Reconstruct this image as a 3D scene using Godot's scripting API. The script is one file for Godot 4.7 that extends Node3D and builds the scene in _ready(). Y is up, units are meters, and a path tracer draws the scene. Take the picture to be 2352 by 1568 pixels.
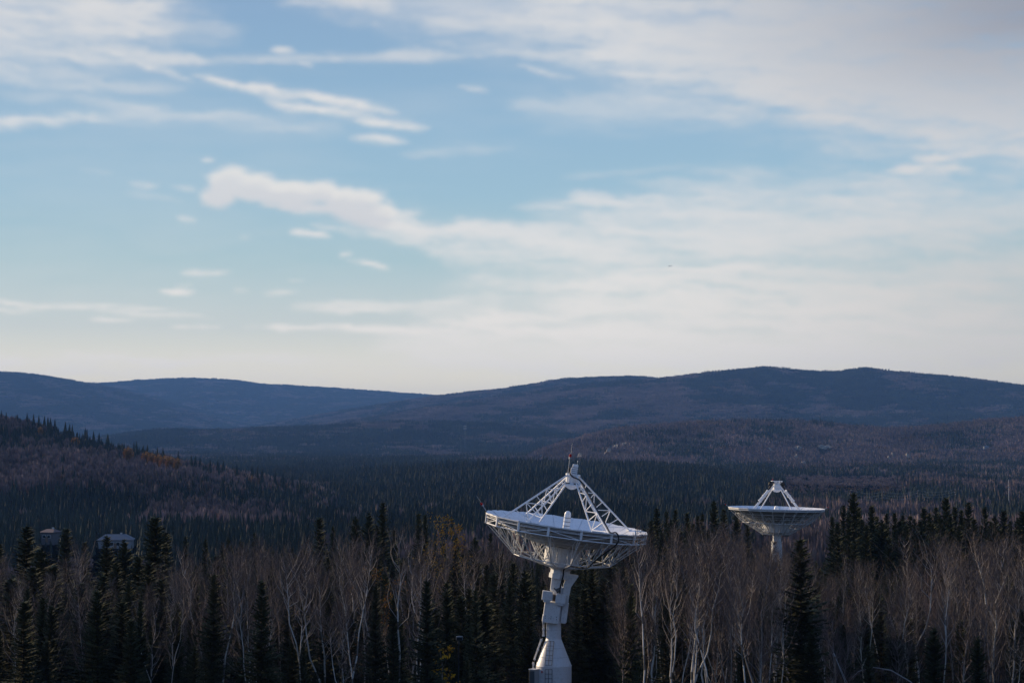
extends Node3D
# Two white dish antennas above a bare autumn birch and spruce wood, blue hills behind, high thin cloud.
# Photo pixels are counted on a 2352 x 1568 copy: F is the focal length in those pixels, the eye level lies on row 1000.
const F := 4389.0
const EYE := Vector3(0, 19.5, 0)
const ROW := 1000.0

var M := {}
var rng := RandomNumberGenerator.new()
var taken := {}
var n_ground := FastNoiseLite.new()
var n_patch := FastNoiseLite.new()
var n_fine := FastNoiseLite.new()

# ------------------------------------------------------------------ mesh collector
class Shape:
	var v := PackedVector3Array()
	var n := PackedVector3Array()
	var c := PackedColorArray()
	var col := Color(1, 1, 1)
	var xf := Transform3D()
	func tri(a: Vector3, b: Vector3, d: Vector3) -> void:
		a = xf * a; b = xf * b; d = xf * d
		var k := (d - a).cross(b - a)
		k = k.normalized() if k.length_squared() > 1e-20 else Vector3.UP
		v.append(a); v.append(b); v.append(d)
		n.append(k); n.append(k); n.append(k)
		c.append(col); c.append(col); c.append(col)
	func quad(a: Vector3, b: Vector3, d: Vector3, e: Vector3) -> void:
		tri(a, b, d); tri(a, d, e)
	func tube(a: Vector3, b: Vector3, r0: float, r1 := -1.0, sides := 6, caps := true) -> void:
		if r1 < 0.0: r1 = r0
		var d := (b - a)
		if d.length() < 1e-6: return
		d = d.normalized()
		var s := d.cross(Vector3.UP if absf(d.y) < 0.95 else Vector3.RIGHT).normalized()
		var t := s.cross(d)
		for i in sides:
			var p := TAU * i / sides
			var q := TAU * (i + 1) / sides
			var u := s * cos(p) + t * sin(p)
			var w := s * cos(q) + t * sin(q)
			var pts := [a + u * r0, b + u * r1, b + w * r1, a + w * r0]
			var nu := (xf.basis * u).normalized()
			var nw := (xf.basis * w).normalized()
			for k in [0, 2, 1, 0, 3, 2]:
				v.append(xf * pts[k]); n.append(nu if k < 2 else nw); c.append(col)
			if caps and r0 > 0.008:
				tri(a, pts[3], pts[0]); tri(b, pts[1], pts[2])
	func line(pts: Array, r0: float, r1 := -1.0, sides := 6) -> void:
		if r1 < 0.0: r1 = r0
		for i in pts.size() - 1:
			var f := float(i) / (pts.size() - 1)
			var g := float(i + 1) / (pts.size() - 1)
			tube(pts[i], pts[i + 1], lerpf(r0, r1, f), lerpf(r0, r1, g), sides, false)
	func box(o: Vector3, size: Vector3, b := Basis(), bev := 0.02) -> void:
		# a box with chamfered vertical and top edges
		var h := size / 2
		bev = minf(bev, 0.4 * minf(size.x, minf(size.y, size.z)))
		var ring := func(dx: float, y: float) -> Array:
			var x := h.x - dx
			var z := h.z - dx
			var k := bev
			return [Vector3(-x + k, y, z), Vector3(x - k, y, z), Vector3(x, y, z - k), Vector3(x, y, -z + k), Vector3(x - k, y, -z), Vector3(-x + k, y, -z), Vector3(-x, y, -z + k), Vector3(-x, y, z - k)]
		var rows := [ring.call(bev, -h.y), ring.call(0.0, -h.y + bev), ring.call(0.0, h.y - bev), ring.call(bev, h.y)]
		for r in 3:
			for i in 8:
				var j := (i + 1) % 8
				quad(o + b * rows[r][i], o + b * rows[r + 1][i], o + b * rows[r + 1][j], o + b * rows[r][j])
		for i in range(1, 7):
			tri(o + b * rows[3][0], o + b * rows[3][i + 1], o + b * rows[3][i])
			tri(o + b * rows[0][0], o + b * rows[0][i], o + b * rows[0][i + 1])
	func lathe(prof: Array, seg := 24, o := Vector3.ZERO, smooth := true) -> void:
		# prof: Vector2(radius, height) from below upwards
		for i in prof.size() - 1:
			var p: Vector2 = prof[i]
			var q: Vector2 = prof[i + 1]
			var e := (q - p).normalized()
			for k in seg:
				var a := TAU * k / seg
				var z := TAU * (k + 1) / seg
				var u := Vector3(sin(a), 0, cos(a))
				var w := Vector3(sin(z), 0, cos(z))
				var pts := [o + u * p.x + Vector3.UP * p.y, o + u * q.x + Vector3.UP * q.y, o + w * q.x + Vector3.UP * q.y, o + w * p.x + Vector3.UP * p.y]
				if smooth:
					var nu := (xf.basis * (u * e.y - Vector3.UP * e.x)).normalized()
					var nw := (xf.basis * (w * e.y - Vector3.UP * e.x)).normalized()
					for m in [0, 1, 2, 0, 2, 3]:
						v.append(xf * pts[m]); n.append(nu if m < 2 else nw); c.append(col)
				else:
					quad(pts[0], pts[1], pts[2], pts[3])
	func mesh(mat: Material) -> ArrayMesh:
		var a := []
		a.resize(Mesh.ARRAY_MAX)
		a[Mesh.ARRAY_VERTEX] = v
		a[Mesh.ARRAY_NORMAL] = n
		a[Mesh.ARRAY_COLOR] = c
		var m := ArrayMesh.new()
		m.add_surface_from_arrays(Mesh.PRIMITIVE_TRIANGLES, a)
		m.surface_set_material(0, mat)
		return m

# ------------------------------------------------------------------ naming
func numbered(called: String) -> String:
	var k: int = taken.get(called, -1) + 1
	taken[called] = k
	return called if k == 0 else "%s_%03d" % [called, k]

func tag(o: Node, label: String, category: String, group := "", kind := "") -> void:
	if label: o.set_meta("label", label)
	if category: o.set_meta("category", category)
	if group: o.set_meta("group", group)
	if kind: o.set_meta("kind", kind)

func thing(called: String, label: String, category: String, at: Vector3, group := "") -> Node3D:
	var o := Node3D.new()
	o.name = numbered(called)
	add_child(o)
	o.position = at
	tag(o, label, category, group)
	return o

func part(called: String, s: Shape, mat: Material, parent: Node) -> MeshInstance3D:
	var o := MeshInstance3D.new()
	o.name = called
	o.mesh = s.mesh(mat)
	parent.add_child(o, true)
	return o

func structure(called: String, m: Mesh, label: String, category: String) -> MeshInstance3D:
	var o := MeshInstance3D.new()
	o.name = numbered(called)
	o.mesh = m
	add_child(o)
	tag(o, label, category, "", "structure")
	return o

func stuff(called: String, m: Mesh, xs: Array, cols: PackedColorArray, label: String, category: String) -> void:
	var mm := MultiMesh.new()
	mm.transform_format = MultiMesh.TRANSFORM_3D
	mm.use_colors = true
	mm.mesh = m
	mm.instance_count = xs.size()
	for i in xs.size():
		mm.set_instance_transform(i, xs[i])
		mm.set_instance_color(i, cols[i])
	var o := MultiMeshInstance3D.new()
	o.name = numbered(called)
	o.multimesh = mm
	add_child(o)
	tag(o, label, category, "", "stuff")

# ------------------------------------------------------------------ materials
func noise_tex(seed_: int, freq: float, ramp: Array, octaves := 4, size := 512, normal := false) -> NoiseTexture2D:
	var f := FastNoiseLite.new()
	f.seed = seed_
	f.noise_type = FastNoiseLite.TYPE_SIMPLEX_SMOOTH
	f.frequency = freq
	f.fractal_octaves = octaves
	var t := NoiseTexture2D.new()
	t.width = size
	t.height = size
	t.seamless = true
	t.noise = f
	if normal:
		t.as_normal_map = true
	else:
		var g := Gradient.new()
		g.offsets = PackedFloat32Array(ramp[0])
		g.colors = PackedColorArray(ramp[1])
		t.color_ramp = g
	return t

func flat(r: float, g: float, b: float, rough := 0.7, metal := 0.0) -> StandardMaterial3D:
	var m := StandardMaterial3D.new()
	m.albedo_color = Color(r, g, b).linear_to_srgb()
	m.roughness = rough
	m.metallic = metal
	return m

func grey(x: float) -> Color:
	return Color(x, x, x)

func make_materials() -> void:
	var paint := flat(0.78, 0.79, 0.80, 0.45)
	paint.albedo_texture = noise_tex(3, 0.02, [[0.0, 0.35, 0.6, 1.0], [Color(0.90, 0.89, 0.87), Color(0.97, 0.97, 0.965), grey(1.0), Color(0.98, 0.98, 0.98)]])
	paint.uv1_triplanar = true
	paint.uv1_scale = Vector3(0.5, 0.35, 0.5)
	M.paint = paint
	M.panel = paint.duplicate()
	M.panel.roughness = 0.6
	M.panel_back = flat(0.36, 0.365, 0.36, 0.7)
	M.box = flat(0.62, 0.63, 0.63, 0.5)
	M.dark_metal = flat(0.09, 0.095, 0.1, 0.55, 0.2)
	M.cabinet = flat(0.42, 0.43, 0.42, 0.5)
	M.cabinet_door = flat(0.11, 0.13, 0.14, 0.5)
	M.galv = flat(0.4, 0.41, 0.42, 0.45, 0.5)
	M.rubber = flat(0.012, 0.012, 0.013, 0.6)
	M.red = flat(0.45, 0.012, 0.01, 0.25)
	M.brown = flat(0.2, 0.13, 0.08, 0.8)
	M.wood = flat(0.12, 0.085, 0.06, 0.9)
	var plant := StandardMaterial3D.new()
	plant.vertex_color_use_as_albedo = true
	plant.roughness = 0.95
	plant.metallic_specular = 0.25
	M.plant = plant
	var soil := StandardMaterial3D.new()
	soil.vertex_color_use_as_albedo = true
	soil.roughness = 1.0
	soil.metallic_specular = 0.05
	soil.albedo_texture = noise_tex(8, 0.012, [[0.0, 0.45, 0.6, 1.0], [grey(0.62), grey(0.85), grey(1.0), Color(1.0, 0.95, 0.86)]], 5)
	soil.uv1_triplanar = true
	soil.uv1_world_triplanar = true
	soil.uv1_scale = Vector3(0.06, 0.06, 0.06)
	M.soil = soil

# ------------------------------------------------------------------ the land
const PROFILE := [[-9000.0, 60.0], [-2000.0, 40.0], [-200.0, 20.0], [0.0, 13.0], [60.0, 4.0], [100.0, 0.0], [160.0, -1.0], [220.0, -3.5], [300.0, -8.0], [400.0, -12.0], [550.0, -15.5], [620.0, -16.5], [800.0, -21.0], [1200.0, -25.5], [5000.0, -25.5], [30000.0, -15.0]]

func along(table: Array, x: float) -> float:
	if x <= table[0][0]: return table[0][1]
	for i in table.size() - 1:
		if x <= table[i + 1][0]:
			var t: float = (x - table[i][0]) / (table[i + 1][0] - table[i][0])
			return lerpf(table[i][1], table[i + 1][1], t)
	return table[-1][1]

func smooth_along(table: Array, x: float) -> float:
	# Catmull-Rom through the points
	var k := table.size() - 2
	for i in table.size() - 1:
		if x <= table[i + 1][0]:
			k = i
			break
	var t: float = clampf((x - table[k][0]) / (table[k + 1][0] - table[k][0]), 0.0, 1.0)
	var p0: float = table[maxi(k - 1, 0)][1]
	var p3: float = table[mini(k + 2, table.size() - 1)][1]
	return cubic_interpolate(table[k][1], table[k + 1][1], p0, p3, t)

func ground_y(x: float, z: float) -> float:
	var d := -z
	var y := along(PROFILE, d)
	var near := smoothstep(700.0, 150.0, d)
	y += n_ground.get_noise_2d(x * 6.0, z * 6.0) * (0.7 * near + 0.3)
	if d > 300.0:
		y += n_ground.get_noise_2d(x * 0.35, z * 0.35) * 7.0 * smoothstep(300.0, 2000.0, d)
	return y

# each hill: skyline [column, row] read from the photo, depth of its crest, run of its front and back slope
var HILLS := {
	"far_mountain": {"sky": [[-700, 880], [-200, 882], [225, 879], [300, 873], [380, 868], [440, 866], [520, 869], [600, 879], [740, 888], [850, 896], [1000, 906], [1100, 911], [1300, 925], [1700, 960]], "d": [[0, 13000], [1, 13000]], "w": 4200.0, "b": 3000.0, "tree": 9.0, "amp": 55.0},
	"left_mountain": {"sky": [[-900, 810], [-300, 835], [-100, 846], [0, 853], [80, 859], [170, 873], [215, 881], [260, 891], [330, 905], [400, 925], [480, 948], [560, 968], [640, 985], [760, 1010]], "d": [[0, 10300], [1, 10300]], "w": 3600.0, "b": 2500.0, "tree": 9.0, "amp": 60.0},
	"middle_mountain": {"sky": [[350, 1015], [480, 995], [600, 975], [715, 953], [850, 931], [930, 918], [1000, 907], [1100, 896], [1190, 886], [1290, 869], [1350, 866], [1400, 864], [1470, 864], [1540, 872], [1650, 890], [1800, 910], [2100, 930], [2500, 950]], "d": [[0, 8800], [1, 8800]], "w": 2800.0, "b": 2000.0, "tree": 9.0, "amp": 35.0},
	"right_mountain": {"sky": [[500, 1010], [700, 976], [800, 960], [1000, 934], [1120, 914], [1206, 900], [1263, 892], [1340, 882], [1435, 873], [1500, 868], [1590, 857], [1650, 851], [1720, 844], [1760, 841], [1810, 846], [1870, 850], [1925, 851], [1985, 843], [2040, 849], [2120, 858], [2230, 869], [2352, 885], [2500, 900], [2800, 925], [3300, 950]], "d": [[0, 7300], [1, 7300]], "w": 2600.0, "b": 1800.0, "tree": 10.0, "amp": 75.0},
	"low_ridge": {"sky": [[100, 1020], [350, 985], [480, 984], [600, 978], [700, 976], [800, 969], [900, 964], [1000, 963], [1100, 966], [1200, 971], [1300, 983], [1400, 992], [1600, 1005], [1900, 1020]], "d": [[0, 5300], [1, 5300]], "w": 1100.0, "b": 800.0, "tree": 11.0, "amp": 14.0},
	"bluff": {"sky": [[1120, 1068], [1200, 1046], [1260, 1020], [1330, 999], [1400, 980], [1500, 968], [1600, 961], [1700, 958], [1800, 958], [1900, 963], [1985, 971], [2050, 975], [2150, 969], [2250, 958], [2352, 950], [2600, 938], [3000, 930]], "d": [[0, 3400], [1, 3400]], "w": 820.0, "b": 700.0, "tree": 11.0, "amp": 12.0},
	"dark_spur": {"sky": [[500, 1120], [650, 1098], [800, 1082], [1000, 1066], [1200, 1058], [1400, 1060], [1550, 1066], [1680, 1078], [1760, 1094], [1830, 1114], [1900, 1138], [1980, 1166], [2100, 1205]], "d": [[0, 1950], [1, 1950]], "w": 820.0, "b": 500.0, "tree": 9.0, "amp": 7.0},
	"near_hill": {"sky": [[-900, 830], [-400, 905], [-150, 943], [0, 962], [100, 983], [200, 1013], [300, 1038], [400, 1060], [500, 1082], [600, 1102], [700, 1126], [780, 1152], [860, 1180], [1000, 1230]], "d": [[-900, 1650], [0, 1450], [500, 1250], [1000, 950]], "w": 720.0, "b": 500.0, "tree": 4.5, "amp": 5.0},
}
const ORDER := ["far_mountain", "left_mountain", "middle_mountain", "right_mountain", "low_ridge", "bluff", "dark_spur", "near_hill"]

func hill_y(h: Dictionary, x: float, z: float) -> float:
	var depth := maxf(-z, 1.0)
	var u := 1176.0 + F * x / depth
	var d0: float = along(h.d, u) + n_patch.get_noise_2d(u * 0.12, 40.0) * h.w * 0.12
	var crest: float = EYE.y + (ROW - smooth_along(h.sky, u)) / F * d0 - h.tree
	var base := -27.0
	var t: float = (d0 - depth) / (h.w if depth < d0 else -h.b)
	var y := 0.0
	if t < 1.0:
		var s := t * t * (3.0 - 2.0 * t)
		s = lerpf(s, t, 0.35)
		y = crest - (crest - base) * s
		var room := clampf(4.0 * t * (1.0 - t), 0.0, 1.0)
		y += h.amp * room * (n_ground.get_noise_2d(x * 1500.0 / h.w * 0.25, z * 1500.0 / h.w * 0.12) - 0.15)
	else:
		y = base - (t - 1.0) * 60.0
	return y

func land_y(x: float, z: float) -> float:
	var y := ground_y(x, z)
	if z > -500.0: return y
	for k in ORDER:
		y = maxf(y, hill_y(HILLS[k], x, z))
	return y

func grid_mesh(nx: int, nz: int, at: Callable, color: Callable) -> ArrayMesh:
	var v := PackedVector3Array()
	var c := PackedColorArray()
	var idx := PackedInt32Array()
	for j in nz + 1:
		for i in nx + 1:
			var p: Vector3 = at.call(float(i) / nx, float(j) / nz)
			v.append(p)
			c.append(color.call(p))
	for j in nz:
		for i in nx:
			var a := j * (nx + 1) + i
			idx.append_array(PackedInt32Array([a, a + nx + 1, a + nx + 2, a, a + nx + 2, a + 1]))
	var n := PackedVector3Array()
	n.resize(v.size())
	for k in range(0, idx.size(), 3):
		var q := (v[idx[k + 2]] - v[idx[k]]).cross(v[idx[k + 1]] - v[idx[k]])
		if q.y < 0.0: q = -q
		for m in 3: n[idx[k + m]] += q
	for k in n.size(): n[k] = n[k].normalized()
	var arr := []
	arr.resize(Mesh.ARRAY_MAX)
	arr[Mesh.ARRAY_VERTEX] = v
	arr[Mesh.ARRAY_NORMAL] = n
	arr[Mesh.ARRAY_COLOR] = c
	arr[Mesh.ARRAY_INDEX] = idx
	var m := ArrayMesh.new()
	m.add_surface_from_arrays(Mesh.PRIMITIVE_TRIANGLES, arr)
	m.surface_set_material(0, M.soil)
	return m

func duff(p: Vector3) -> Color:
	var k := 0.75 + 0.5 * n_patch.get_noise_2d(p.x * 0.8, p.z * 0.8)
	return Color(0.046, 0.037, 0.031) * k

const HILL_LABEL := {
	"far_mountain": "farthest long wooded mountain ridge dipping towards the saddle between the two ranges",
	"left_mountain": "wooded mountain shoulder sloping down in front of the farthest long ridge",
	"middle_mountain": "brown wooded slope rising from the saddle behind the highest wooded mountain",
	"right_mountain": "highest wooded mountain with two rounded summits behind the bluff",
	"low_ridge": "low dark wooded ridge at the foot of the far mountains",
	"bluff": "purple brown wooded bluff with bare pale scars on its steep face",
	"dark_spur": "low dark spur of spruce forest sloping down behind the upright dish",
	"near_hill": "dark wooded hillside with a line of pointed spruces along its falling crest",
}

func make_land() -> void:
	# one sheet in all directions, finer where the ground is near
	var edge := []
	var x := 2.0
	while x < 16000.0:
		edge.append(x)
		x *= 1.09
	var lines := []
	for k in range(edge.size() - 1, -1, -1): lines.append(-edge[k])
	lines.append(0.0)
	lines.append_array(edge)
	var nn := lines.size() - 1
	var m := grid_mesh(nn, nn,
		func(a: float, b: float) -> Vector3:
			var gx: float = lines[roundi(a * nn)]
			var gz: float = lines[roundi(b * nn)] - 150.0
			return Vector3(gx, ground_y(gx, gz), gz), duff)
	structure("ground", m, "brown leaf-littered forest ground falling away into the wide valley", "ground")
	for k in ORDER:
		var h: Dictionary = HILLS[k]
		var lo: float = maxf(h.sky[0][0], -900.0)
		var hi: float = minf(h.sky[-1][0], 3300.0)
		var hm := grid_mesh(150, 70,
			func(a: float, b: float) -> Vector3:
				var u := lerpf(lo, hi, a)
				var d0 := along(h.d, u)
				var d: float = lerpf(d0 - h.w * 1.1, d0 + h.b * 1.1, b)
				var px := (u - 1176.0) / F * d
				return Vector3(px, hill_y(h, px, -d), -d), duff)
		structure("hill" if k in ["near_hill", "bluff", "low_ridge", "dark_spur"] else "mountain", hm, HILL_LABEL[k], "hill" if k in ["near_hill", "bluff", "low_ridge", "dark_spur"] else "mountain")

# ------------------------------------------------------------------ sky
const CLEAR := [[0.0, 304, 282, 240], [1.8, 272, 260, 228], [3.2, 224, 229, 220], [5.2, 184, 210, 214], [7.2, 165, 199, 216], [9.2, 155, 190, 214], [11.1, 147, 181, 209], [13.0, 141, 173, 205], [25.0, 112, 147, 200], [50.0, 92, 132, 194], [90.0, 80, 120, 186]]
const CLEAR_AWAY := [[0.0, 136, 158, 194], [3.0, 130, 156, 197], [9.0, 120, 152, 198], [20.0, 106, 142, 195], [50.0, 88, 127, 189], [90.0, 77, 116, 182]]

# strokes of cloud: column, row of both ends, half thickness, density (rows and columns of the photo, taken as directions)
const STROKES := [
	[-500, 20, 330, 50, 60, 0.8], [-400, 112, 400, 92, 30, 0.6], [-300, 160, 460, 148, 22, 0.5], [-300, 198, 240, 205, 20, 0.5], [250, 60, 520, 95, 34, 0.35],
	[150, 158, 700, 142, 10, 0.4], [600, 148, 1220, 126, 9, 0.45], [1150, 128, 1560, 172, 12, 0.4],
	[630, -14, 890, 18, 24, 0.75], [850, 10, 1400, 20, 60, 0.45], [1000, 60, 1300, 80, 30, 0.3],
	[1250, 40, 1950, 110, 70, 0.75], [1420, 110, 2200, 200, 70, 0.75], [1800, 190, 2700, 320, 78, 0.8], [1900, 60, 2800, 150, 90, 0.7], [1300, 125, 1620, 170, 18, 0.5], [1700, 205, 1950, 275, 18, 0.5], [2000, 300, 2500, 350, 35, 0.5],
	[1180, 155, 1310, 184, 6, 0.5], [1045, 203, 1120, 212, 5, 0.45], [1200, 245, 1750, 262, 26, 0.38], [1700, 246, 1830, 250, 7, 0.3],
	[322, 163, 440, 197, 7, 0.75], [445, 182, 565, 213, 9, 0.9], [540, 212, 690, 238, 13, 0.85], [650, 222, 910, 263, 10, 0.9], [610, 245, 780, 262, 11, 0.75], [690, 258, 860, 274, 9, 0.55], [820, 284, 985, 298, 8, 0.85], [800, 321, 938, 327, 8, 0.75],
	[-200, 332, 210, 288, 13, 0.6], [-20, 309, 150, 297, 6, 0.5], [150, 288, 560, 275, 14, 0.35], [450, 280, 770, 305, 18, 0.3], [930, 360, 1180, 340, 10, 0.25], [130, 225, 420, 218, 10, 0.35], [0, 245, 380, 262, 12, 0.25],
	[618, 124, 672, 130, 6, 0.6], [690, 152, 722, 161, 3, 0.4],
	[508, 452, 516, 440, 25, 0.95], [538, 424, 552, 422, 32, 1.0], [598, 422, 602, 424, 24, 0.95], [556, 446, 640, 450, 22, 0.9], [590, 462, 700, 470, 16, 0.7], [664, 440, 668, 440, 22, 0.95], [708, 440, 728, 444, 27, 0.95], [640, 462, 760, 466, 16, 0.7], [796, 464, 826, 466, 31, 0.95], [862, 486, 876, 490, 22, 0.9], [730, 482, 900, 500, 18, 0.8], [800, 505, 1010, 528, 22, 0.75], [640, 468, 760, 490, 14, 0.6],
	[800, 540, 1300, 548, 18, 0.6], [950, 518, 1260, 532, 18, 0.6], [1000, 575, 1500, 590, 28, 0.6], [880, 488, 970, 492, 6, 0.5], [1030, 512, 1130, 520, 12, 0.6],
	[1180, 478, 1500, 462, 9, 0.45], [1320, 458, 1560, 470, 12, 0.5], [1350, 500, 2100, 485, 34, 0.5], [1500, 440, 2300, 445, 26, 0.3], [1200, 540, 2050, 530, 34, 0.62], [1500, 575, 2300, 545, 24, 0.45], [1950, 490, 2600, 500, 42, 0.5], [1600, 395, 1750, 405, 16, 0.22], [1300, 410, 1600, 385, 8, 0.2],
	[1450, 622, 1850, 609, 8, 0.85], [1250, 668, 1700, 632, 18, 0.75], [1500, 640, 2100, 632, 22, 0.5], [1300, 690, 2300, 672, 22, 0.6], [2050, 640, 2700, 650, 28, 0.4], [1070, 636, 1130, 633, 8, 0.35], [1120, 655, 1230, 668, 10, 0.4],
	[1000, 745, 1400, 712, 14, 0.75], [1350, 712, 2300, 712, 20, 0.6], [560, 752, 960, 760, 5, 0.9], [700, 758, 1500, 762, 9, 0.85], [900, 775, 1700, 775, 12, 0.6], [1400, 745, 2400, 742, 14, 0.5], [1300, 790, 2700, 800, 28, 0.6], [950, 815, 2200, 830, 26, 0.6],
	[425, 632, 535, 630, 6, 0.85], [365, 677, 445, 676, 5, 0.75], [395, 665, 445, 662, 4, 0.35], [768, 590, 805, 586, 4, 0.6], [792, 601, 890, 613, 5, 0.95], [665, 537, 755, 545, 6, 0.75], [720, 520, 800, 530, 7, 0.5],
	[300, 429, 372, 434, 6, 0.55], [465, 374, 492, 378, 5, 0.6], [400, 440, 465, 446, 5, 0.35], [410, 512, 458, 515, 4, 0.4], [180, 406, 270, 408, 4, 0.2], [545, 544, 575, 546, 3, 0.5], [610, 678, 685, 675, 5, 0.5], [540, 670, 580, 672, 4, 0.25], [650, 648, 700, 648, 2, 0.4], [300, 452, 420, 470, 8, 0.2],
	[680, 706, 1075, 694, 10, 0.6], [720, 716, 930, 716, 5, 0.5], [-100, 702, 90, 706, 3, 0.7], [-100, 722, 120, 722, 3, 0.7], [60, 713, 440, 714, 5, 0.75], [230, 722, 495, 729, 4, 0.5], [225, 737, 318, 738, 3, 0.7], [378, 749, 505, 750, 3, 0.8],
	[-300, 835, 480, 832, 17, 0.6], [300, 832, 720, 827, 9, 0.6], [-200, 862, 500, 858, 8, 0.35],
	[1100, 640, 2600, 610, 60, 0.4], [1000, 720, 2700, 720, 50, 0.45], [900, 800, 2700, 800, 45, 0.5], [1200, 560, 2300, 520, 60, 0.28], [-300, 850, 900, 850, 25, 0.3], [1750, 10, 2900, 80, 110, 0.75], [1600, 150, 2700, 260, 80, 0.5],
	[2025, 402, 2225, 404, 9, 0.95], [2040, 398, 2160, 396, 6, 0.8], [2085, 384, 2270, 370, 11, 0.95], [2200, 368, 2600, 382, 16, 0.7], [1440, 838, 1510, 836, 3, 0.4],
]
var stroke_box := []

func cloud_amount(u: float, v: float, w1: FastNoiseLite, w2: FastNoiseLite, streak: FastNoiseLite) -> float:
	# wind-drawn warp, then the strokes with frayed edges
	# small scraps keep their place better than the broad sheets
	var wx := w1.get_noise_2d(u * 0.5, v * 1.4) * 34.0 + w2.get_noise_2d(u * 0.9, v * 3.0) * 16.0
	var wy := w1.get_noise_2d(u * 0.5 + 900.0, v * 1.4) * 13.0 + w2.get_noise_2d(u * 0.7 + 300.0, v * 2.2) * 10.0
	var x := u + wx
	var y := v + wy
	var clear := 1.0
	var heap_clear := 1.0
	var fray := 0.5 + 0.75 * streak.get_noise_2d(x * 0.25 + y * 0.4, y * 2.0 - x * 0.15) + 0.35 * streak.get_noise_2d(x * 0.9 + 500.0, y * 4.5 - x * 0.4)
	var lump := 0.5 + 0.7 * w2.get_noise_2d(u * 0.7 + 80.0, v * 1.1 + 40.0) + 0.25 * w2.get_noise_2d(u * 1.6 + 20.0, v * 2.0)
	for i in STROKES.size():
		var s: Array = STROKES[i]
		var b: Rect2 = stroke_box[i]
		var heap: bool = s[5] >= 0.9 and s[4] > 20
		var loose := 0.3 if heap else (0.55 if s[4] < 12 else 1.0)
		x = u + wx * loose
		y = v + wy * loose
		if not b.has_point(Vector2(x, y)): continue
		var ax: float = s[2] - s[0]
		var ay: float = s[3] - s[1]
		var t: float = ((x - s[0]) * ax + (y - s[1]) * ay) / (ax * ax + ay * ay)
		var tc := clampf(t, 0.0, 1.0)
		var dx: float = x - s[0] - ax * tc
		var dy: float = y - s[1] - ay * tc
		var th: float = s[4] * (1.0 if s[5] >= 0.9 and s[4] > 20 else (0.55 + 0.75 * sqrt(maxf(0.0, 4.0 * tc * (1.0 - tc)))))
		var r := sqrt(dx * dx * 0.35 + dy * dy) / th
		if r > 2.6: continue
		var puffy: bool = s[5] >= 0.9 and s[4] > 20
		var d := 0.0
		if puffy:
			d = 1.0 - smoothstep(0.5, 1.3, r + (0.5 - lump) * 0.6 + (0.5 - fray) * 0.3)
			heap_clear *= 1.0 - clampf(d, 0.0, 0.97)
		else:
			var broad := smoothstep(12.0, 34.0, s[4])
			var re := maxf(0.0, r + (0.5 - fray) * lerpf(0.9, 0.7, broad))
			d = s[5] * exp(-re * re * lerpf(1.5, 0.85, broad)) * lerpf(0.75 + 0.5 * fray, 0.72 + 0.5 * fray, broad)
			# thin streaks feather out towards their ends
			var ends := smoothstep(-0.12, 0.3, t) * smoothstep(1.12, 0.6, t)
			d *= lerpf(0.35 + 0.85 * ends, 1.0, broad)
		clear *= 1.0 - clampf(d, 0.0, 0.97)
	heap = 1.0 - heap_clear
	return 1.0 - clear

var heap := 0.0

func sky_color(az: float, el: float, ns: Array) -> Color:
	var u := 1176.0 + 76.6 * az
	var v := ROW - 76.6 * el
	var r := along_col(CLEAR, el)
	# the warm low strip lies on the sun's side of the sky and fades away from it
	var r2 := along_col(CLEAR_AWAY, el)
	var off := absf(wrapf(az + 30.0, -180.0, 180.0))
	var sunny := 1.0 - smoothstep(45.0, 110.0, off)
	r = r2.lerp(r, sunny)
	var base := Color(r.x, r.y, r.z)
	var haze: float = ns[3].get_noise_2d(u * 0.25, v * 0.9)
	# thin high veil everywhere, as the strips of cloud continue round the sky
	var veil := smoothstep(-0.35, 0.6, ns[3].get_noise_2d(u * 0.16 + 700.0, v * 0.8) + 0.3 * ns[2].get_noise_2d(u * 0.4, v * 2.0)) * 0.4
	var inside := smoothstep(1500.0, 1180.0, absf(u - 1176.0)) * smoothstep(-260.0, -20.0, v)
	var amount := veil * (1.0 - 0.7 * inside)
	var here := 0.0
	var above := 0.0
	if inside > 0.0 or (absf(u - 1176.0) < 1900.0 and v > -300.0):
		amount = 1.0 - (1.0 - amount) * (1.0 - cloud_amount(u, v, ns[0], ns[1], ns[2]))
		if u > 440.0 and u < 980.0 and v > 380.0 and v < 580.0:
			here = heap
			cloud_amount(u + 10.0, v - 24.0, ns[0], ns[1], ns[2])
			above = heap
	amount = clampf(amount * (1.0 + 0.12 * haze), 0.0, 1.0)
	# cloud is warmer low down, greyer and thicker towards the upper right
	var low := smoothstep(8.0, 1.0, el)
	var cc := Color(0.80, 0.80, 0.79).lerp(Color(1.08, 1.0, 0.87), low * sunny)
	var thick := smoothstep(1300.0, 2450.0, u) * smoothstep(520.0, 0.0, v) * (0.9 + 0.15 * haze)
	cc = cc.lerp(Color(0.68, 0.69, 0.71), smoothstep(360.0, 20.0, v) * 0.6)
	cc = cc.lerp(Color(0.25, 0.275, 0.345), clampf(thick, 0.0, 1.0) * 0.9)
	# the heaped cloud is thick: bright billows on top, greyer body below
	cc = cc.lerp(Color(0.86, 0.84, 0.80), here * (1.0 - above))
	cc = cc.lerp(Color(0.62, 0.64, 0.68), above * (0.55 + 0.6 * haze) * 0.7)
	# the low strip is duller towards the right, away from the sun
	cc = cc * lerpf(1.0, 0.76, smoothstep(1300.0, 2600.0, u) * smoothstep(300.0, 700.0, v)) * lerpf(0.72, 1.0, sunny)
	base = base * lerpf(1.0, 0.80, smoothstep(1400.0, 2600.0, u) * low)
	var c := base.lerp(cc, amount)
	return c

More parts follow.
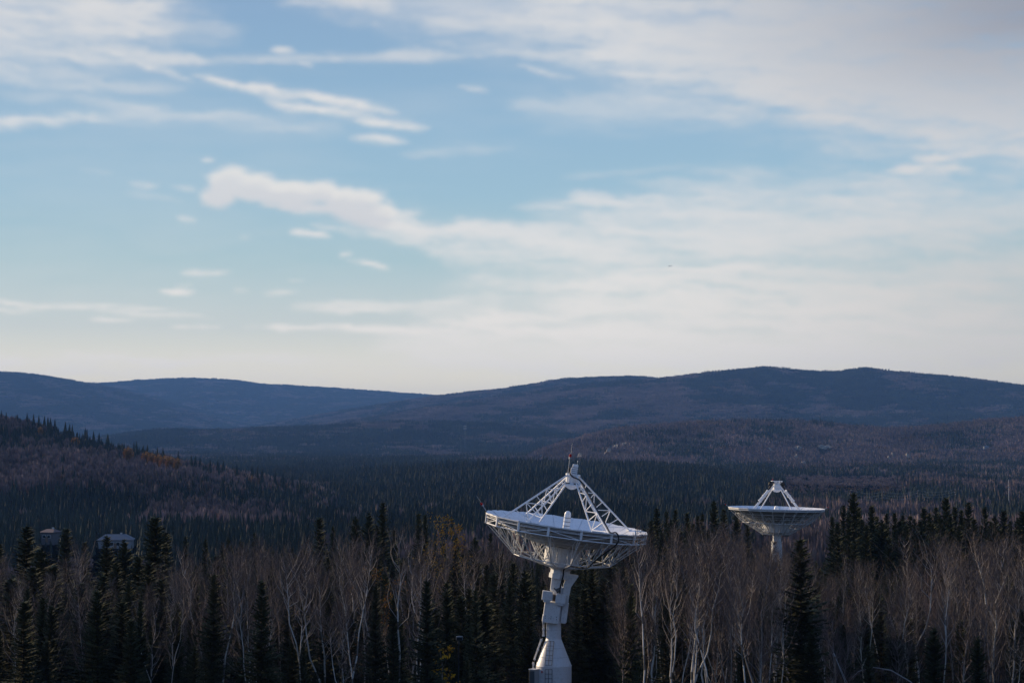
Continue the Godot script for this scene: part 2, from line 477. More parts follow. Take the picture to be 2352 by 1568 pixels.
func along_col(t: Array, x: float) -> Vector3:
	var k := t.size() - 2
	for i in t.size() - 1:
		if x <= t[i + 1][0]:
			k = i
			break
	var f: float = clampf((x - t[k][0]) / (t[k + 1][0] - t[k][0]), 0.0, 1.0)
	var a := Color(t[k][1] / 255.0, t[k][2] / 255.0, t[k][3] / 255.0).srgb_to_linear()
	var b := Color(t[k + 1][1] / 255.0, t[k + 1][2] / 255.0, t[k + 1][3] / 255.0).srgb_to_linear()
	var c := a.lerp(b, f)
	return Vector3(c.r, c.g, c.b)

func make_sky() -> Sky:
	var ns := []
	for p in [[11, 0.004, 3], [12, 0.011, 4], [13, 0.012, 4], [14, 0.004, 4]]:
		var f := FastNoiseLite.new()
		f.seed = p[0]
		f.noise_type = FastNoiseLite.TYPE_SIMPLEX_SMOOTH
		f.frequency = p[1]
		f.fractal_octaves = p[2]
		ns.append(f)
	for s in STROKES:
		var g: float = s[4] * 2.6 + 6.0
		stroke_box.append(Rect2(minf(s[0], s[2]) - g * 1.7, minf(s[1], s[3]) - g, absf(s[2] - s[0]) + 3.4 * g, absf(s[3] - s[1]) + 2.0 * g))
	# coarse for the whole round, fine where this valley lies
	var W := 4096
	var H := 2048
	var cw := 512
	var ch := 256
	var coarse := Image.create_empty(cw, ch, false, Image.FORMAT_RGBF)
	for j in ch:
		var el := 90.0 - (j + 0.5) * 180.0 / ch
		for i in cw:
			if el < -1.0:
				coarse.set_pixel(i, j, Color(0.05, 0.045, 0.04))
			else:
				coarse.set_pixel(i, j, sky_color(wrapf((i + 0.5) * 360.0 / cw, -180.0, 180.0), maxf(el, 0.0), ns))
	coarse.resize(W, H, Image.INTERPOLATE_CUBIC)
	var i0 := int(W / 2 - 24.0 / 360.0 * W)
	var i1 := int(W / 2 + 24.0 / 360.0 * W)
	var j0 := int(H / 2 - 22.0 / 180.0 * H)
	var j1 := int(H / 2)
	for j in range(j0, j1):
		var el := 90.0 - (j + 0.5) * 180.0 / H
		for i in range(i0, i1):
			coarse.set_pixel((i + W / 2) % W, j, sky_color((i + 0.5) * 360.0 / W - 180.0, el, ns))
	var pano := PanoramaSkyMaterial.new()
	pano.panorama = ImageTexture.create_from_image(coarse)
	var sky := Sky.new()
	sky.sky_material = pano
	return sky

# ------------------------------------------------------------------ trees
func spruce_shape(h: float, R: float, seed_: int, thin := 1.0) -> Array:
	var g := RandomNumberGenerator.new()
	g.seed = seed_
	var tr := Shape.new()
	tr.col = Color(0.06, 0.048, 0.038)
	tr.tube(Vector3(0, -0.4, 0), Vector3(0, h * 0.97, 0), 0.11 * h / 12.0, 0.012, 5)
	var cr := Shape.new()
	var y := h * 0.07
	var tip := Color(0.085, 0.088, 0.044)
	while y < h * 0.995:
		var t := y / h
		var lenb := R * pow(1.0 - t, 0.62) * (0.80 + 0.16 * sin(t * 11.0 + seed_) + 0.10 * sin(t * 27.0 + 2.0 * seed_)) + 0.08
		var nb := 9 if t < 0.8 else 7
		var turn := g.randf() * TAU
		for b in nb:
			if g.randf() < 0.10 * thin: continue
			var a := turn + TAU * b / nb + g.randf_range(-0.35, 0.35)
			var L := lenb * g.randf_range(0.62, 1.18)
			var out := Vector3(cos(a), 0, sin(a))
			var side := Vector3(-sin(a), 0, cos(a))
			var rise := lerpf(-0.42, 0.75, pow(t, 1.6)) + g.randf_range(-0.12, 0.12)
			var o := Vector3(0, y + g.randf_range(-0.08, 0.08), 0)
			var k := g.randf_range(0.65, 1.2)
			cr.col = Color(0.062, 0.068, 0.038).lerp(tip, g.randf() * 0.7) * k
			var prev := o
			var st := 4
			for q in st:
				var f := float(q + 1) / st
				var p := o + out * L * f + Vector3(0, L * (rise * f - 0.12 * f + 0.22 * f * f), 0)
				var wq := 0.28 * L * (1.0 - 0.55 * f) + 0.06
				# needled side sprays, hanging a little
				var back := prev.lerp(p, -0.1)
				cr.tri(prev, p + Vector3(0, 0.02, 0), p + side * wq - out * wq * 0.2 + Vector3(0, -0.25 * wq, 0))
				cr.tri(prev, p + Vector3(0, 0.02, 0), p - side * wq - out * wq * 0.2 + Vector3(0, -0.25 * wq, 0))
				cr.tri(back, p, prev.lerp(p, 0.7) + Vector3(0, -0.75 * wq, 0) + side * g.randf_range(-0.12, 0.12))
				prev = p
			cr.tri(prev - side * 0.05, prev + side * 0.05, prev + out * 0.16 + Vector3(0, 0.05, 0))
		y += h * 0.0165 * g.randf_range(0.8, 1.25) * (1.0 if t < 0.8 else 0.75)
	cr.col = tip
	for b in 4:
		var a := b * TAU / 4
		cr.tri(Vector3(0, h * 0.95, 0) + Vector3(cos(a), 0, sin(a)) * 0.06, Vector3(0, h * 0.95, 0) + Vector3(cos(a + 2.0), 0, sin(a + 2.0)) * 0.06, Vector3(0, h * 1.02, 0))
	return [tr, cr]

func needle(s: Shape, a: Vector3, b: Vector3, w: float, g: RandomNumberGenerator) -> void:
	var d := (b - a).normalized()
	var r := Vector3(g.randf_range(-1, 1), g.randf_range(-1, 1), g.randf_range(-1, 1))
	var x := d.cross(r).normalized() * w * 0.5
	s.tri(a - x, a + x, b)

# a leafless tree: pale trunk and limbs, then a haze of fine twigs; leaves > 0 adds the last yellow ones
func birch_shape(h: float, seed_: int, o := {}) -> Array:
	var g := RandomNumberGenerator.new()
	g.seed = seed_
	var bark: Color = o.get("bark", Color(0.52, 0.50, 0.46))
	var twig: Color = o.get("twig", Color(0.125, 0.099, 0.087))
	var spread: float = o.get("spread", 1.0)
	var fork: float = o.get("fork", 0.0)
	var lean: float = o.get("lean", 0.03)
	var density: float = o.get("density", 1.0)
	var tr := Shape.new()
	var cr := Shape.new()
	var stems := []
	var r0: float = o.get("girth", 0.074) * h / 12.0
	var bend := Vector3(g.randf_range(-1, 1), 0, g.randf_range(-1, 1)).normalized()
	var main := [Vector3(0, -0.4, 0)]
	var segs := 10
	for i in segs:
		var t := float(i + 1) / segs
		main.append(Vector3(0, h * t, 0) + bend * h * lean * t * t * 2.0 + Vector3(g.randf_range(-1, 1), 0, g.randf_range(-1, 1)) * 0.011 * h * (0.4 + t))
	stems.append([main, r0, 0.012])
	if fork > 0.0:
		var k := int(fork * segs)
		var a := g.randf() * TAU
		var dir := Vector3(cos(a), 0, sin(a))
		var st := [main[k]]
		var n := segs - k
		for i in n:
			var t := float(i + 1) / n
			st.append(main[k] + Vector3(0, (h * 0.95 - main[k].y) * t, 0) + dir * h * 0.13 * pow(t, 0.7) + Vector3(g.randf_range(-1, 1), 0, g.randf_range(-1, 1)) * 0.012 * h)
		stems.append([st, r0 * 0.7, 0.012])
	for s in stems:
		var pts: Array = s[0]
		for i in pts.size() - 1:
			var f := float(i) / (pts.size() - 1)
			var e := float(i + 1) / (pts.size() - 1)
			var ra := lerpf(s[1], s[2], pow(f, 0.85))
			var rb := lerpf(s[1], s[2], pow(e, 0.85))
			var m := 3
			for q in m:
				var pa: Vector3 = pts[i].lerp(pts[i + 1], float(q) / m)
				var pb: Vector3 = pts[i].lerp(pts[i + 1], float(q + 1) / m)
				var hi := (f + e) * 0.5
				tr.col = bark.lerp(twig * 1.6, smoothstep(0.55, 1.0, hi)) * g.randf_range(0.72, 1.1)
				if g.randf() < 0.13: tr.col = tr.col * 0.28
				tr.tube(pa, pb, lerpf(ra, rb, float(q) / m), lerpf(ra, rb, float(q + 1) / m), 5, false)
		# limbs
		var nl := int((26 if s == stems[0] else 16) * density)
		for b in nl:
			var t := lerpf(o.get("clear", 0.36), 0.985, pow((b + g.randf()) / nl, 0.9))
			var fi := t * (pts.size() - 1)
			var i := mini(int(fi), pts.size() - 2)
			var p: Vector3 = pts[i].lerp(pts[i + 1], fi - i)
			var a := g.randf() * TAU
			var out := Vector3(cos(a), 0, sin(a))
			var L := h * (0.05 + 0.20 * (1.0 - t) + 0.10 * sin(PI * clampf((t - 0.2) / 0.8, 0.0, 1.0))) * g.randf_range(0.6, 1.25)
			var up := g.randf_range(1.2, 2.2)
			var pr := p
			var rl := lerpf(0.034, 0.013, t) * h / 12.0
			var kn := []
			for q in 4:
				var f := float(q + 1) / 4
				var nx := p + out * L * spread * 0.52 * pow(f, 0.8) + Vector3(0, L * up * 0.5 * pow(f, 1.15), 0) + Vector3(g.randf_range(-1, 1), g.randf_range(-0.5, 0.5), g.randf_range(-1, 1)) * 0.05 * L
				tr.col = bark.lerp(twig * 1.5, clampf(f * 0.6 + 0.35, 0, 1)) * g.randf_range(0.75, 1.1)
				tr.tube(pr, nx, rl * (1.0 - 0.75 * (f - 0.25)), rl * (1.0 - 0.75 * f), 3, false)
				kn.append([pr, nx])
				pr = nx
			for w in int(7 * density):
				var sg: Array = kn[mini(int(g.randf_range(0.3, 4.0)), 3)]
				var pa: Vector3 = sg[0].lerp(sg[1], g.randf())
				var dir := (out * spread * 0.7 + Vector3(g.randf_range(-1, 1), g.randf_range(0.7, 2.1), g.randf_range(-1, 1))).normalized()
				var lw := L * g.randf_range(0.22, 0.5) + 0.12
				var pb := pa + dir * lw
				cr.col = twig * g.randf_range(0.7, 1.35)
				needle(cr, pa, pb, 0.016, g)
				for z in 4:
					var pc := pa.lerp(pb, g.randf_range(0.15, 0.95))
					var dd := (dir + Vector3(g.randf_range(-1, 1), g.randf_range(-0.6, 0.8), g.randf_range(-1, 1)) * 0.75).normalized()
					needle(cr, pc, pc + dd * lw * g.randf_range(0.35, 0.7), 0.011, g)
	var leaves: int = o.get("leaves", 0)
	if leaves > 0:
		var m := cr.v.size()
		var lc: Color = o.get("leaf", Color(0.36, 0.19, 0.035))
		for k in leaves:
			var p: Vector3 = cr.v[(g.randi() % (m / 3)) * 3 + 2]
			if p.y < h * o.get("leaf_from", 0.3): continue
			cr.col = lc * g.randf_range(0.55, 1.2)
			var q := 0.05 if g.randf() < 0.7 else 0.075
			var e := Vector3(g.randf_range(-1, 1), g.randf_range(-1, 1), g.randf_range(-1, 1)).normalized()
			var f := e.cross(Vector3(g.randf_range(-1, 1), g.randf_range(-1, 1), g.randf_range(-1, 1))).normalized()
			cr.quad(p - e * q, p - f * q * 0.6, p + e * q, p + f * q * 0.6)
	return [tr, cr]

func both(a: Array) -> ArrayMesh:
	var s := Shape.new()
	for k in a:
		s.v.append_array(k.v); s.n.append_array(k.n); s.c.append_array(k.c)
	return s.mesh(M.plant)

# far trees: a few faces each
func far_spruce(s: Shape, at: Vector3, h: float, R: float, g: RandomNumberGenerator, tiers := 4, sides := 5, rag := 0.2) -> void:
	for t in tiers:
		var f := float(t) / tiers
		var y0 := at.y + h * (0.06 + 0.88 * f)
		var y1 := at.y + h * minf(1.0, 0.06 + 0.88 * f + 0.42)
		if t == tiers - 1: y1 = at.y + h
		var r := R * (1.0 - 0.86 * f) * g.randf_range(0.85, 1.15)
		var turn := g.randf() * TAU
		s.col = grey(g.randf_range(0.8, 1.15))
		for k in sides:
			var a := turn + TAU * k / sides
			var b := turn + TAU * (k + 1) / sides
			var ra := r * g.randf_range(0.95 - rag, 1.0 + rag)
			s.tri(Vector3(at.x + cos(a) * ra, y0 - 0.03 * h, at.z + sin(a) * ra), Vector3(at.x, y1, at.z), Vector3(at.x + cos(b) * r * 0.95, y0, at.z + sin(b) * r * 0.95))

func far_birch(s: Shape, at: Vector3, h: float, R: float, g: RandomNumberGenerator, blades := 14) -> void:
	for k in blades:
		var a := g.randf() * TAU
		var out := Vector3(cos(a), 0, sin(a))
		var rr := R * sqrt(g.randf())
		var foot := at + Vector3(0, h * g.randf_range(0.05, 0.45), 0) + out * rr * 0.3
		var top := at + out * rr + Vector3(0, h * (1.0 - 0.30 * rr * rr / (R * R)) * g.randf_range(0.86, 1.03), 0)
		var w := h * g.randf_range(0.02, 0.045)
		var side := Vector3(g.randf_range(-1, 1), 0, g.randf_range(-1, 1)).normalized() * w
		s.col = grey(g.randf_range(0.7, 1.25))
		var mid := foot.lerp(top, 0.6) + out * rr * 0.2
		s.tri(foot, mid - side, top)
		s.tri(foot, top, mid + side)

func tree_at(protos: Array, called: String, px: float, top: float, d: float, label: String, group: String, turn := -1.0, wide := 1.0, pick := -1) -> Node3D:
	# a copy of one of the grown trees, standing on the ground at depth d, as tall as its top row says
	var x := (px - 1176.0) / F * d
	while sun_lane(x, d):
		d += 2.0
		x = (px - 1176.0) / F * d
	var y := ground_y(x, -d)
	var h := EYE.y - (top - ROW) / F * d - y
	var i := pick if pick >= 0 else rng.randi() % protos.size()
	var p: Dictionary = protos[i]
	var o: Node3D = p.node.duplicate() if p.used else p.node
	if p.used:
		o.name = numbered(called)
		add_child(o)
	p.used = true
	var k: float = h / p.h
	o.position = Vector3(x, y, -d)
	o.rotation.y = turn if turn >= 0.0 else rng.randf() * TAU
	o.scale = Vector3(k * wide, k, k * wide)
	if p.category == "birch":
		o.rotation.x = rng.randf_range(-0.05, 0.05)
		o.rotation.z = rng.randf_range(-0.07, 0.07)
	tag(o, label if label else size_word(h) + p.label + " " + where(px), p.category, group)
	return o

func proto(called: String, s: Array, h: float, label: String, category: String) -> Dictionary:
	var o := Node3D.new()
	o.name = numbered(called)
	add_child(o)
	part("trunk", s[0], M.plant, o)
	part("crown", s[1], M.plant, o)
	tag(o, label, category)
	return {"node": o, "h": h, "used": false, "mesh": both(s), "label": label, "category": category}

func drop_unused(protos: Array) -> void:
	for p in protos:
		if not p.used:
			remove_child(p.node)
			p.node.free()

# ------------------------------------------------------------------ near wood
const SPRUCES := [
	# column, top row, depth, relative width
	[-20, 1232, 165, 1.1], [2, 1246, 150, 1.0], [65, 1208, 150, 1.45], [98, 1262, 140, 1.35], [80, 1300, 128, 1.2], [155, 1212, 165, 1.05], [197, 1243, 175, 0.9], [248, 1230, 158, 1.2], [288, 1240, 170, 0.9], [270, 1290, 140, 1.2], [358, 1186, 150, 1.25], [383, 1224, 160, 1.1], [320, 1275, 140, 1.1], [300, 1330, 122, 1.0], [428, 1230, 185, 0.9], [474, 1238, 190, 0.9], [513, 1243, 200, 0.9], [527, 1236, 205, 0.7], [555, 1240, 210, 0.8], [585, 1222, 220, 0.7], [455, 1368, 118, 0.9],
	[30, 1330, 120, 1.3], [128, 1300, 125, 1.2], [60, 1380, 112, 1.2], [190, 1340, 122, 1.2], [240, 1320, 125, 1.3], [285, 1380, 113, 1.3], [345, 1290, 130, 1.3], [375, 1330, 124, 1.1], [305, 1420, 110, 1.0], [215, 1400, 114, 1.1], [440, 1420, 116, 0.9], [560, 1440, 114, 0.8], [700, 1470, 112, 0.8], [760, 1460, 118, 0.9], [600, 1420, 130, 1.0], [810, 1400, 128, 1.0], [900, 1380, 130, 1.1], [960, 1400, 122, 1.1], [1000, 1380, 124, 1.2], [1060, 1370, 122, 1.2], [1110, 1360, 126, 1.2], [1170, 1370, 128, 1.2], [1215, 1380, 139, 1.2],
	[735, 1190, 190, 1.3], [766, 1208, 195, 0.8], [818, 1187, 200, 0.9], [848, 1180, 195, 0.9], [880, 1153, 185, 1.05], [866, 1205, 180, 1.1], [962, 1178, 200, 0.95], [977, 1181, 205, 0.85], [905, 1215, 190, 1.0], [1000, 1235, 190, 0.8], [1018, 1245, 165, 0.95], [1048, 1232, 175, 0.95], [1012, 1285, 140, 1.15], [1045, 1258, 150, 1.1], [1092, 1235, 170, 1.0], [1127, 1222, 190, 0.9], [1098, 1290, 145, 1.1], [1150, 1265, 160, 1.0], [1178, 1290, 155, 1.1], [1080, 1330, 132, 1.2], [1135, 1320, 140, 1.2], [1205, 1310, 150, 1.1], [868, 1335, 145, 1.2], [850, 1380, 130, 1.2], [980, 1340, 135, 1.2], [640, 1400, 125, 1.0],
	[1330, 1290, 160, 1.2], [1352, 1310, 150, 1.2], [1385, 1325, 140, 1.35], [1410, 1260, 190, 1.0], [1360, 1240, 200, 1.0], [1440, 1230, 200, 1.0], [1395, 1395, 125, 1.2], [1325, 1370, 138, 1.2], [1470, 1250, 185, 1.0], [1290, 1250, 190, 1.0],
	[1508, 1166, 210, 1.15], [1530, 1172, 215, 0.8], [1550, 1168, 210, 0.85], [1577, 1176, 205, 0.9], [1602, 1182, 208, 0.85], [1612, 1178, 215, 0.8], [1639, 1149, 195, 1.1], [1661, 1168, 205, 1.0], [1520, 1220, 180, 1.1], [1560, 1215, 180, 1.0], [1625, 1215, 185, 1.0], [1690, 1180, 212, 0.9], [1715, 1190, 216, 0.9],
	[1910, 1185, 185, 0.9], [1922, 1200, 178, 1.0], [1948, 1185, 180, 0.9], [1970, 1165, 200, 0.8], [1988, 1205, 172, 1.0], [2012, 1185, 200, 0.9], [2035, 1180, 205, 0.85], [2064, 1195, 182, 1.0], [2080, 1205, 176, 1.0], [2098, 1190, 190, 0.9], [2112, 1195, 180, 1.0], [2132, 1180, 195, 0.9], [2140, 1205, 172, 1.0], [2158, 1185, 185, 0.9], [2180, 1185, 180, 0.95], [2200, 1205, 175, 1.0], [2235, 1190, 185, 0.95], [2250, 1205, 178, 1.0], [2272, 1195, 185, 0.9], [2292, 1215, 172, 1.0], [2318, 1195, 185, 0.9], [2335, 1190, 192, 0.9], [1880, 1190, 195, 0.9], [1700, 1205, 200, 0.9], [1680, 1195, 205, 0.9], [1590, 1200, 195, 0.9], [1540, 1195, 198, 0.9], [1495, 1195, 198, 0.9], [1480, 1215, 195, 0.9], [1650, 1200, 198, 0.9],
	[1836, 1236, 113, 1.45], [1895, 1166, 198, 0.95], [1868, 1200, 205, 1.0], [1936, 1162, 200, 0.85], [1959, 1131, 185, 1.0], [1978, 1190, 190, 0.9], [2000, 1160, 195, 1.0], [2024, 1195, 190, 1.0], [2053, 1176, 198, 0.95], [2072, 1182, 195, 0.85], [2088, 1183, 200, 0.9], [2120, 1166, 190, 0.9], [2148, 1164, 205, 0.8], [2171, 1144, 190, 1.0], [2191, 1165, 200, 0.75], [2206, 1170, 200, 0.8], [2222, 1155, 192, 0.95], [2260, 1165, 200, 0.9], [2282, 1185, 205, 0.9], [2303, 1172, 190, 1.05], [2346, 1172, 180, 1.2], [2380, 1160, 185, 1.0], [2410, 1175, 180, 1.0], [2330, 1215, 175, 1.1], [2105, 1220, 175, 1.1], [2040, 1235, 170, 1.1], [2170, 1230, 165, 1.1], [1960, 1240, 165, 1.1], [2298, 1305, 150, 0.8], [2010, 1340, 140, 1.3], [1985, 1420, 125, 1.2], [2110, 1390, 130, 1.2], [1850, 1400, 122, 1.3], [1905, 1380, 135, 1.2], [2050, 1450, 116, 1.2], [1700, 1470, 112, 0.9], [1340, 1350, 140, 1.3], [1365, 1400, 122, 1.2], [1420, 1380, 122, 1.2], [1350, 1450, 114, 1.2], [1400, 1460, 112, 1.2], [1445, 1420, 124, 1.1], [1560, 1440, 130, 1.1], [1520, 1400, 135, 1.1], [1620, 1420, 132, 1.0], [1660, 1380, 142, 1.0], [1750, 1420, 128, 1.0], [1790, 1380, 136, 1.1], [1835, 1330, 128, 1.5], [1860, 1450, 112, 1.3], [1935, 1430, 116, 1.2], [1950, 1350, 132, 1.2], [2020, 1400, 122, 1.2], [2085, 1420, 118, 1.2], [2140, 1440, 114, 1.1], [2200, 1420, 122, 1.0], [2240, 1460, 113, 0.9], [2320, 1420, 120, 1.0], [1990, 1480, 109, 1.1],
]
# column of the foot at the lower edge, top row, depth, kind (0 straight, 1 forked, 2 leaning, 3 bushy)
const BIRCHES := [
	[1478, 1225, 114, 0], [1499, 1262, 117, 0], [1490, 1240, 121, 3], [1538, 1232, 112, 1], [1557, 1246, 115, 2], [1574, 1222, 113, 1], [1613, 1244, 114, 1], [1623, 1236, 118, 0], [1673, 1262, 113, 3], [1690, 1290, 116, 2], [1731, 1250, 111, 3], [1764, 1290, 115, 1], [1795, 1268, 112, 1], [1650, 1230, 135, 3], [1700, 1225, 140, 3], [1735, 1240, 145, 3], [1590, 1215, 150, 3], [1540, 1205, 155, 0], [1775, 1262, 132, 3], [1815, 1290, 126, 3], [1865, 1262, 140, 3], [1840, 1290, 118, 0], [1768, 1258, 168, 3], [1783, 1266, 176, 3], [1797, 1262, 165, 3], [1776, 1275, 150, 3], [1790, 1280, 155, 3], [1752, 1262, 160, 3], [1812, 1270, 158, 3], [1600, 1290, 112, 0], [1640, 1300, 111, 4], [1710, 1300, 110, 0], [1750, 1320, 112, 0], [1520, 1262, 118, 0], [1780, 1310, 118, 2], [1655, 1262, 122, 0], [1585, 1250, 126, 0],
	[1870, 1335, 118, 3], [1920, 1270, 140, 0], [1905, 1330, 120, 2], [1945, 1310, 125, 3], [1985, 1290, 132, 3], [2030, 1300, 122, 0], [2075, 1290, 128, 3], [2060, 1330, 116, 2], [2120, 1240, 120, 1], [2153, 1265, 114, 2], [2180, 1230, 135, 3], [2215, 1260, 126, 1], [2262, 1230, 122, 2], [2285, 1250, 130, 3], [2310, 1290, 116, 0], [2335, 1240, 132, 3], [2200, 1300, 116, 3], [2250, 1300, 114, 3], [2360, 1250, 124, 1], [2390, 1240, 130, 3], [2100, 1310, 120, 3],
	[1440, 1290, 128, 3], [1455, 1260, 132, 0], [1430, 1330, 118, 3],
	[20, 1300, 124, 3], [45, 1330, 118, 1], [-20, 1290, 126, 3], [120, 1320, 120, 3], [152, 1300, 130, 3], [176, 1262, 128, 2], [205, 1300, 120, 3], [225, 1345, 115, 3], [345, 1370, 113, 1], [399, 1340, 115, 1], [420, 1330, 122, 3], [430, 1290, 128, 3], [463, 1280, 130, 3], [487, 1258, 118, 0], [511, 1262, 114, 0], [519, 1268, 120, 3], [540, 1262, 130, 3], [563, 1272, 115, 3], [579, 1280, 113, 1], [590, 1262, 126, 3], [609, 1254, 116, 3], [640, 1262, 130, 3], [660, 1290, 121, 3], [684, 1262, 112, 1], [700, 1270, 130, 3], [720, 1290, 124, 3], [755, 1244, 116, 1], [767, 1270, 119, 3], [790, 1262, 134, 3], [822, 1230, 113, 1], [840, 1250, 122, 0], [815, 1240, 128, 0], [880, 1244, 120, 2], [915, 1224, 113, 0], [937, 1290, 120, 3], [951, 1236, 114, 1], [975, 1220, 122, 0], [990, 1260, 130, 3], [740, 1300, 118, 3], [870, 1290, 126, 3], [905, 1262, 134, 3], [930, 1246, 140, 3], [1020, 1262, 145, 3], [860, 1262, 145, 3], [1070, 1262, 150, 3], [1130, 1252, 150, 2], [1165, 1240, 165, 3], [1200, 1262, 165, 0], [450, 1300, 116, 3], [370, 1300, 135, 3], [330, 1345, 130, 3], [260, 1345, 126, 3], [620, 1245, 140, 3], [560, 1240, 150, 3],
]

func clear_of_masts(x: float, d: float) -> bool:
	# open ground round the two antennas and in the line to the near one
	var ax := 2.79
	if d < 137.0 and absf(x - ax * d / 129.0) < 4.2: return false
	if Vector2(x - 27.6, d - 200.0).length() < 7.0: return false
	return not sun_lane(x, d)

func sun_lane(x: float, d: float) -> bool:
	# trees left out along the sun direction so low light reaches the near mast
	var p := Vector2(x - 2.79, d - 129.0)
	var s := Vector2(-sin(deg_to_rad(51.0)), cos(deg_to_rad(51.0)))
	var t := p.dot(s)
	return t > -4.0 and t < 36.0 and absf(p.cross(s)) < 4.5

# row of the general treetop line along the columns
const CANOPY := [[-300, 1310], [0, 1310], [180, 1330], [330, 1340], [420, 1300], [520, 1270], [620, 1258], [900, 1255], [1000, 1262], [1250, 1285], [1450, 1262], [1560, 1240], [1700, 1240], [1800, 1275], [1900, 1290], [2050, 1290], [2150, 1255], [2352, 1250], [2700, 1250]]

const PLACES := [[330, "in front of the white house"], [650, "below the dark hillside"], [990, "between the hillside and the tilted dish"], [1235, "behind the lamp post"], [1480, "beside the mast of the tilted dish"], [1700, "between the two dishes"], [1875, "round the foot of the upright dish"], [2100, "below the power line"], [9999, "past the power line"]]

func where(px: float) -> String:
	for p in PLACES:
		if px < p[0]: return p[1]
	return ""

func size_word(h: float) -> String:
	return "very tall " if h > 14.0 else ("tall " if h > 12.0 else ("" if h > 10.0 else "small "))

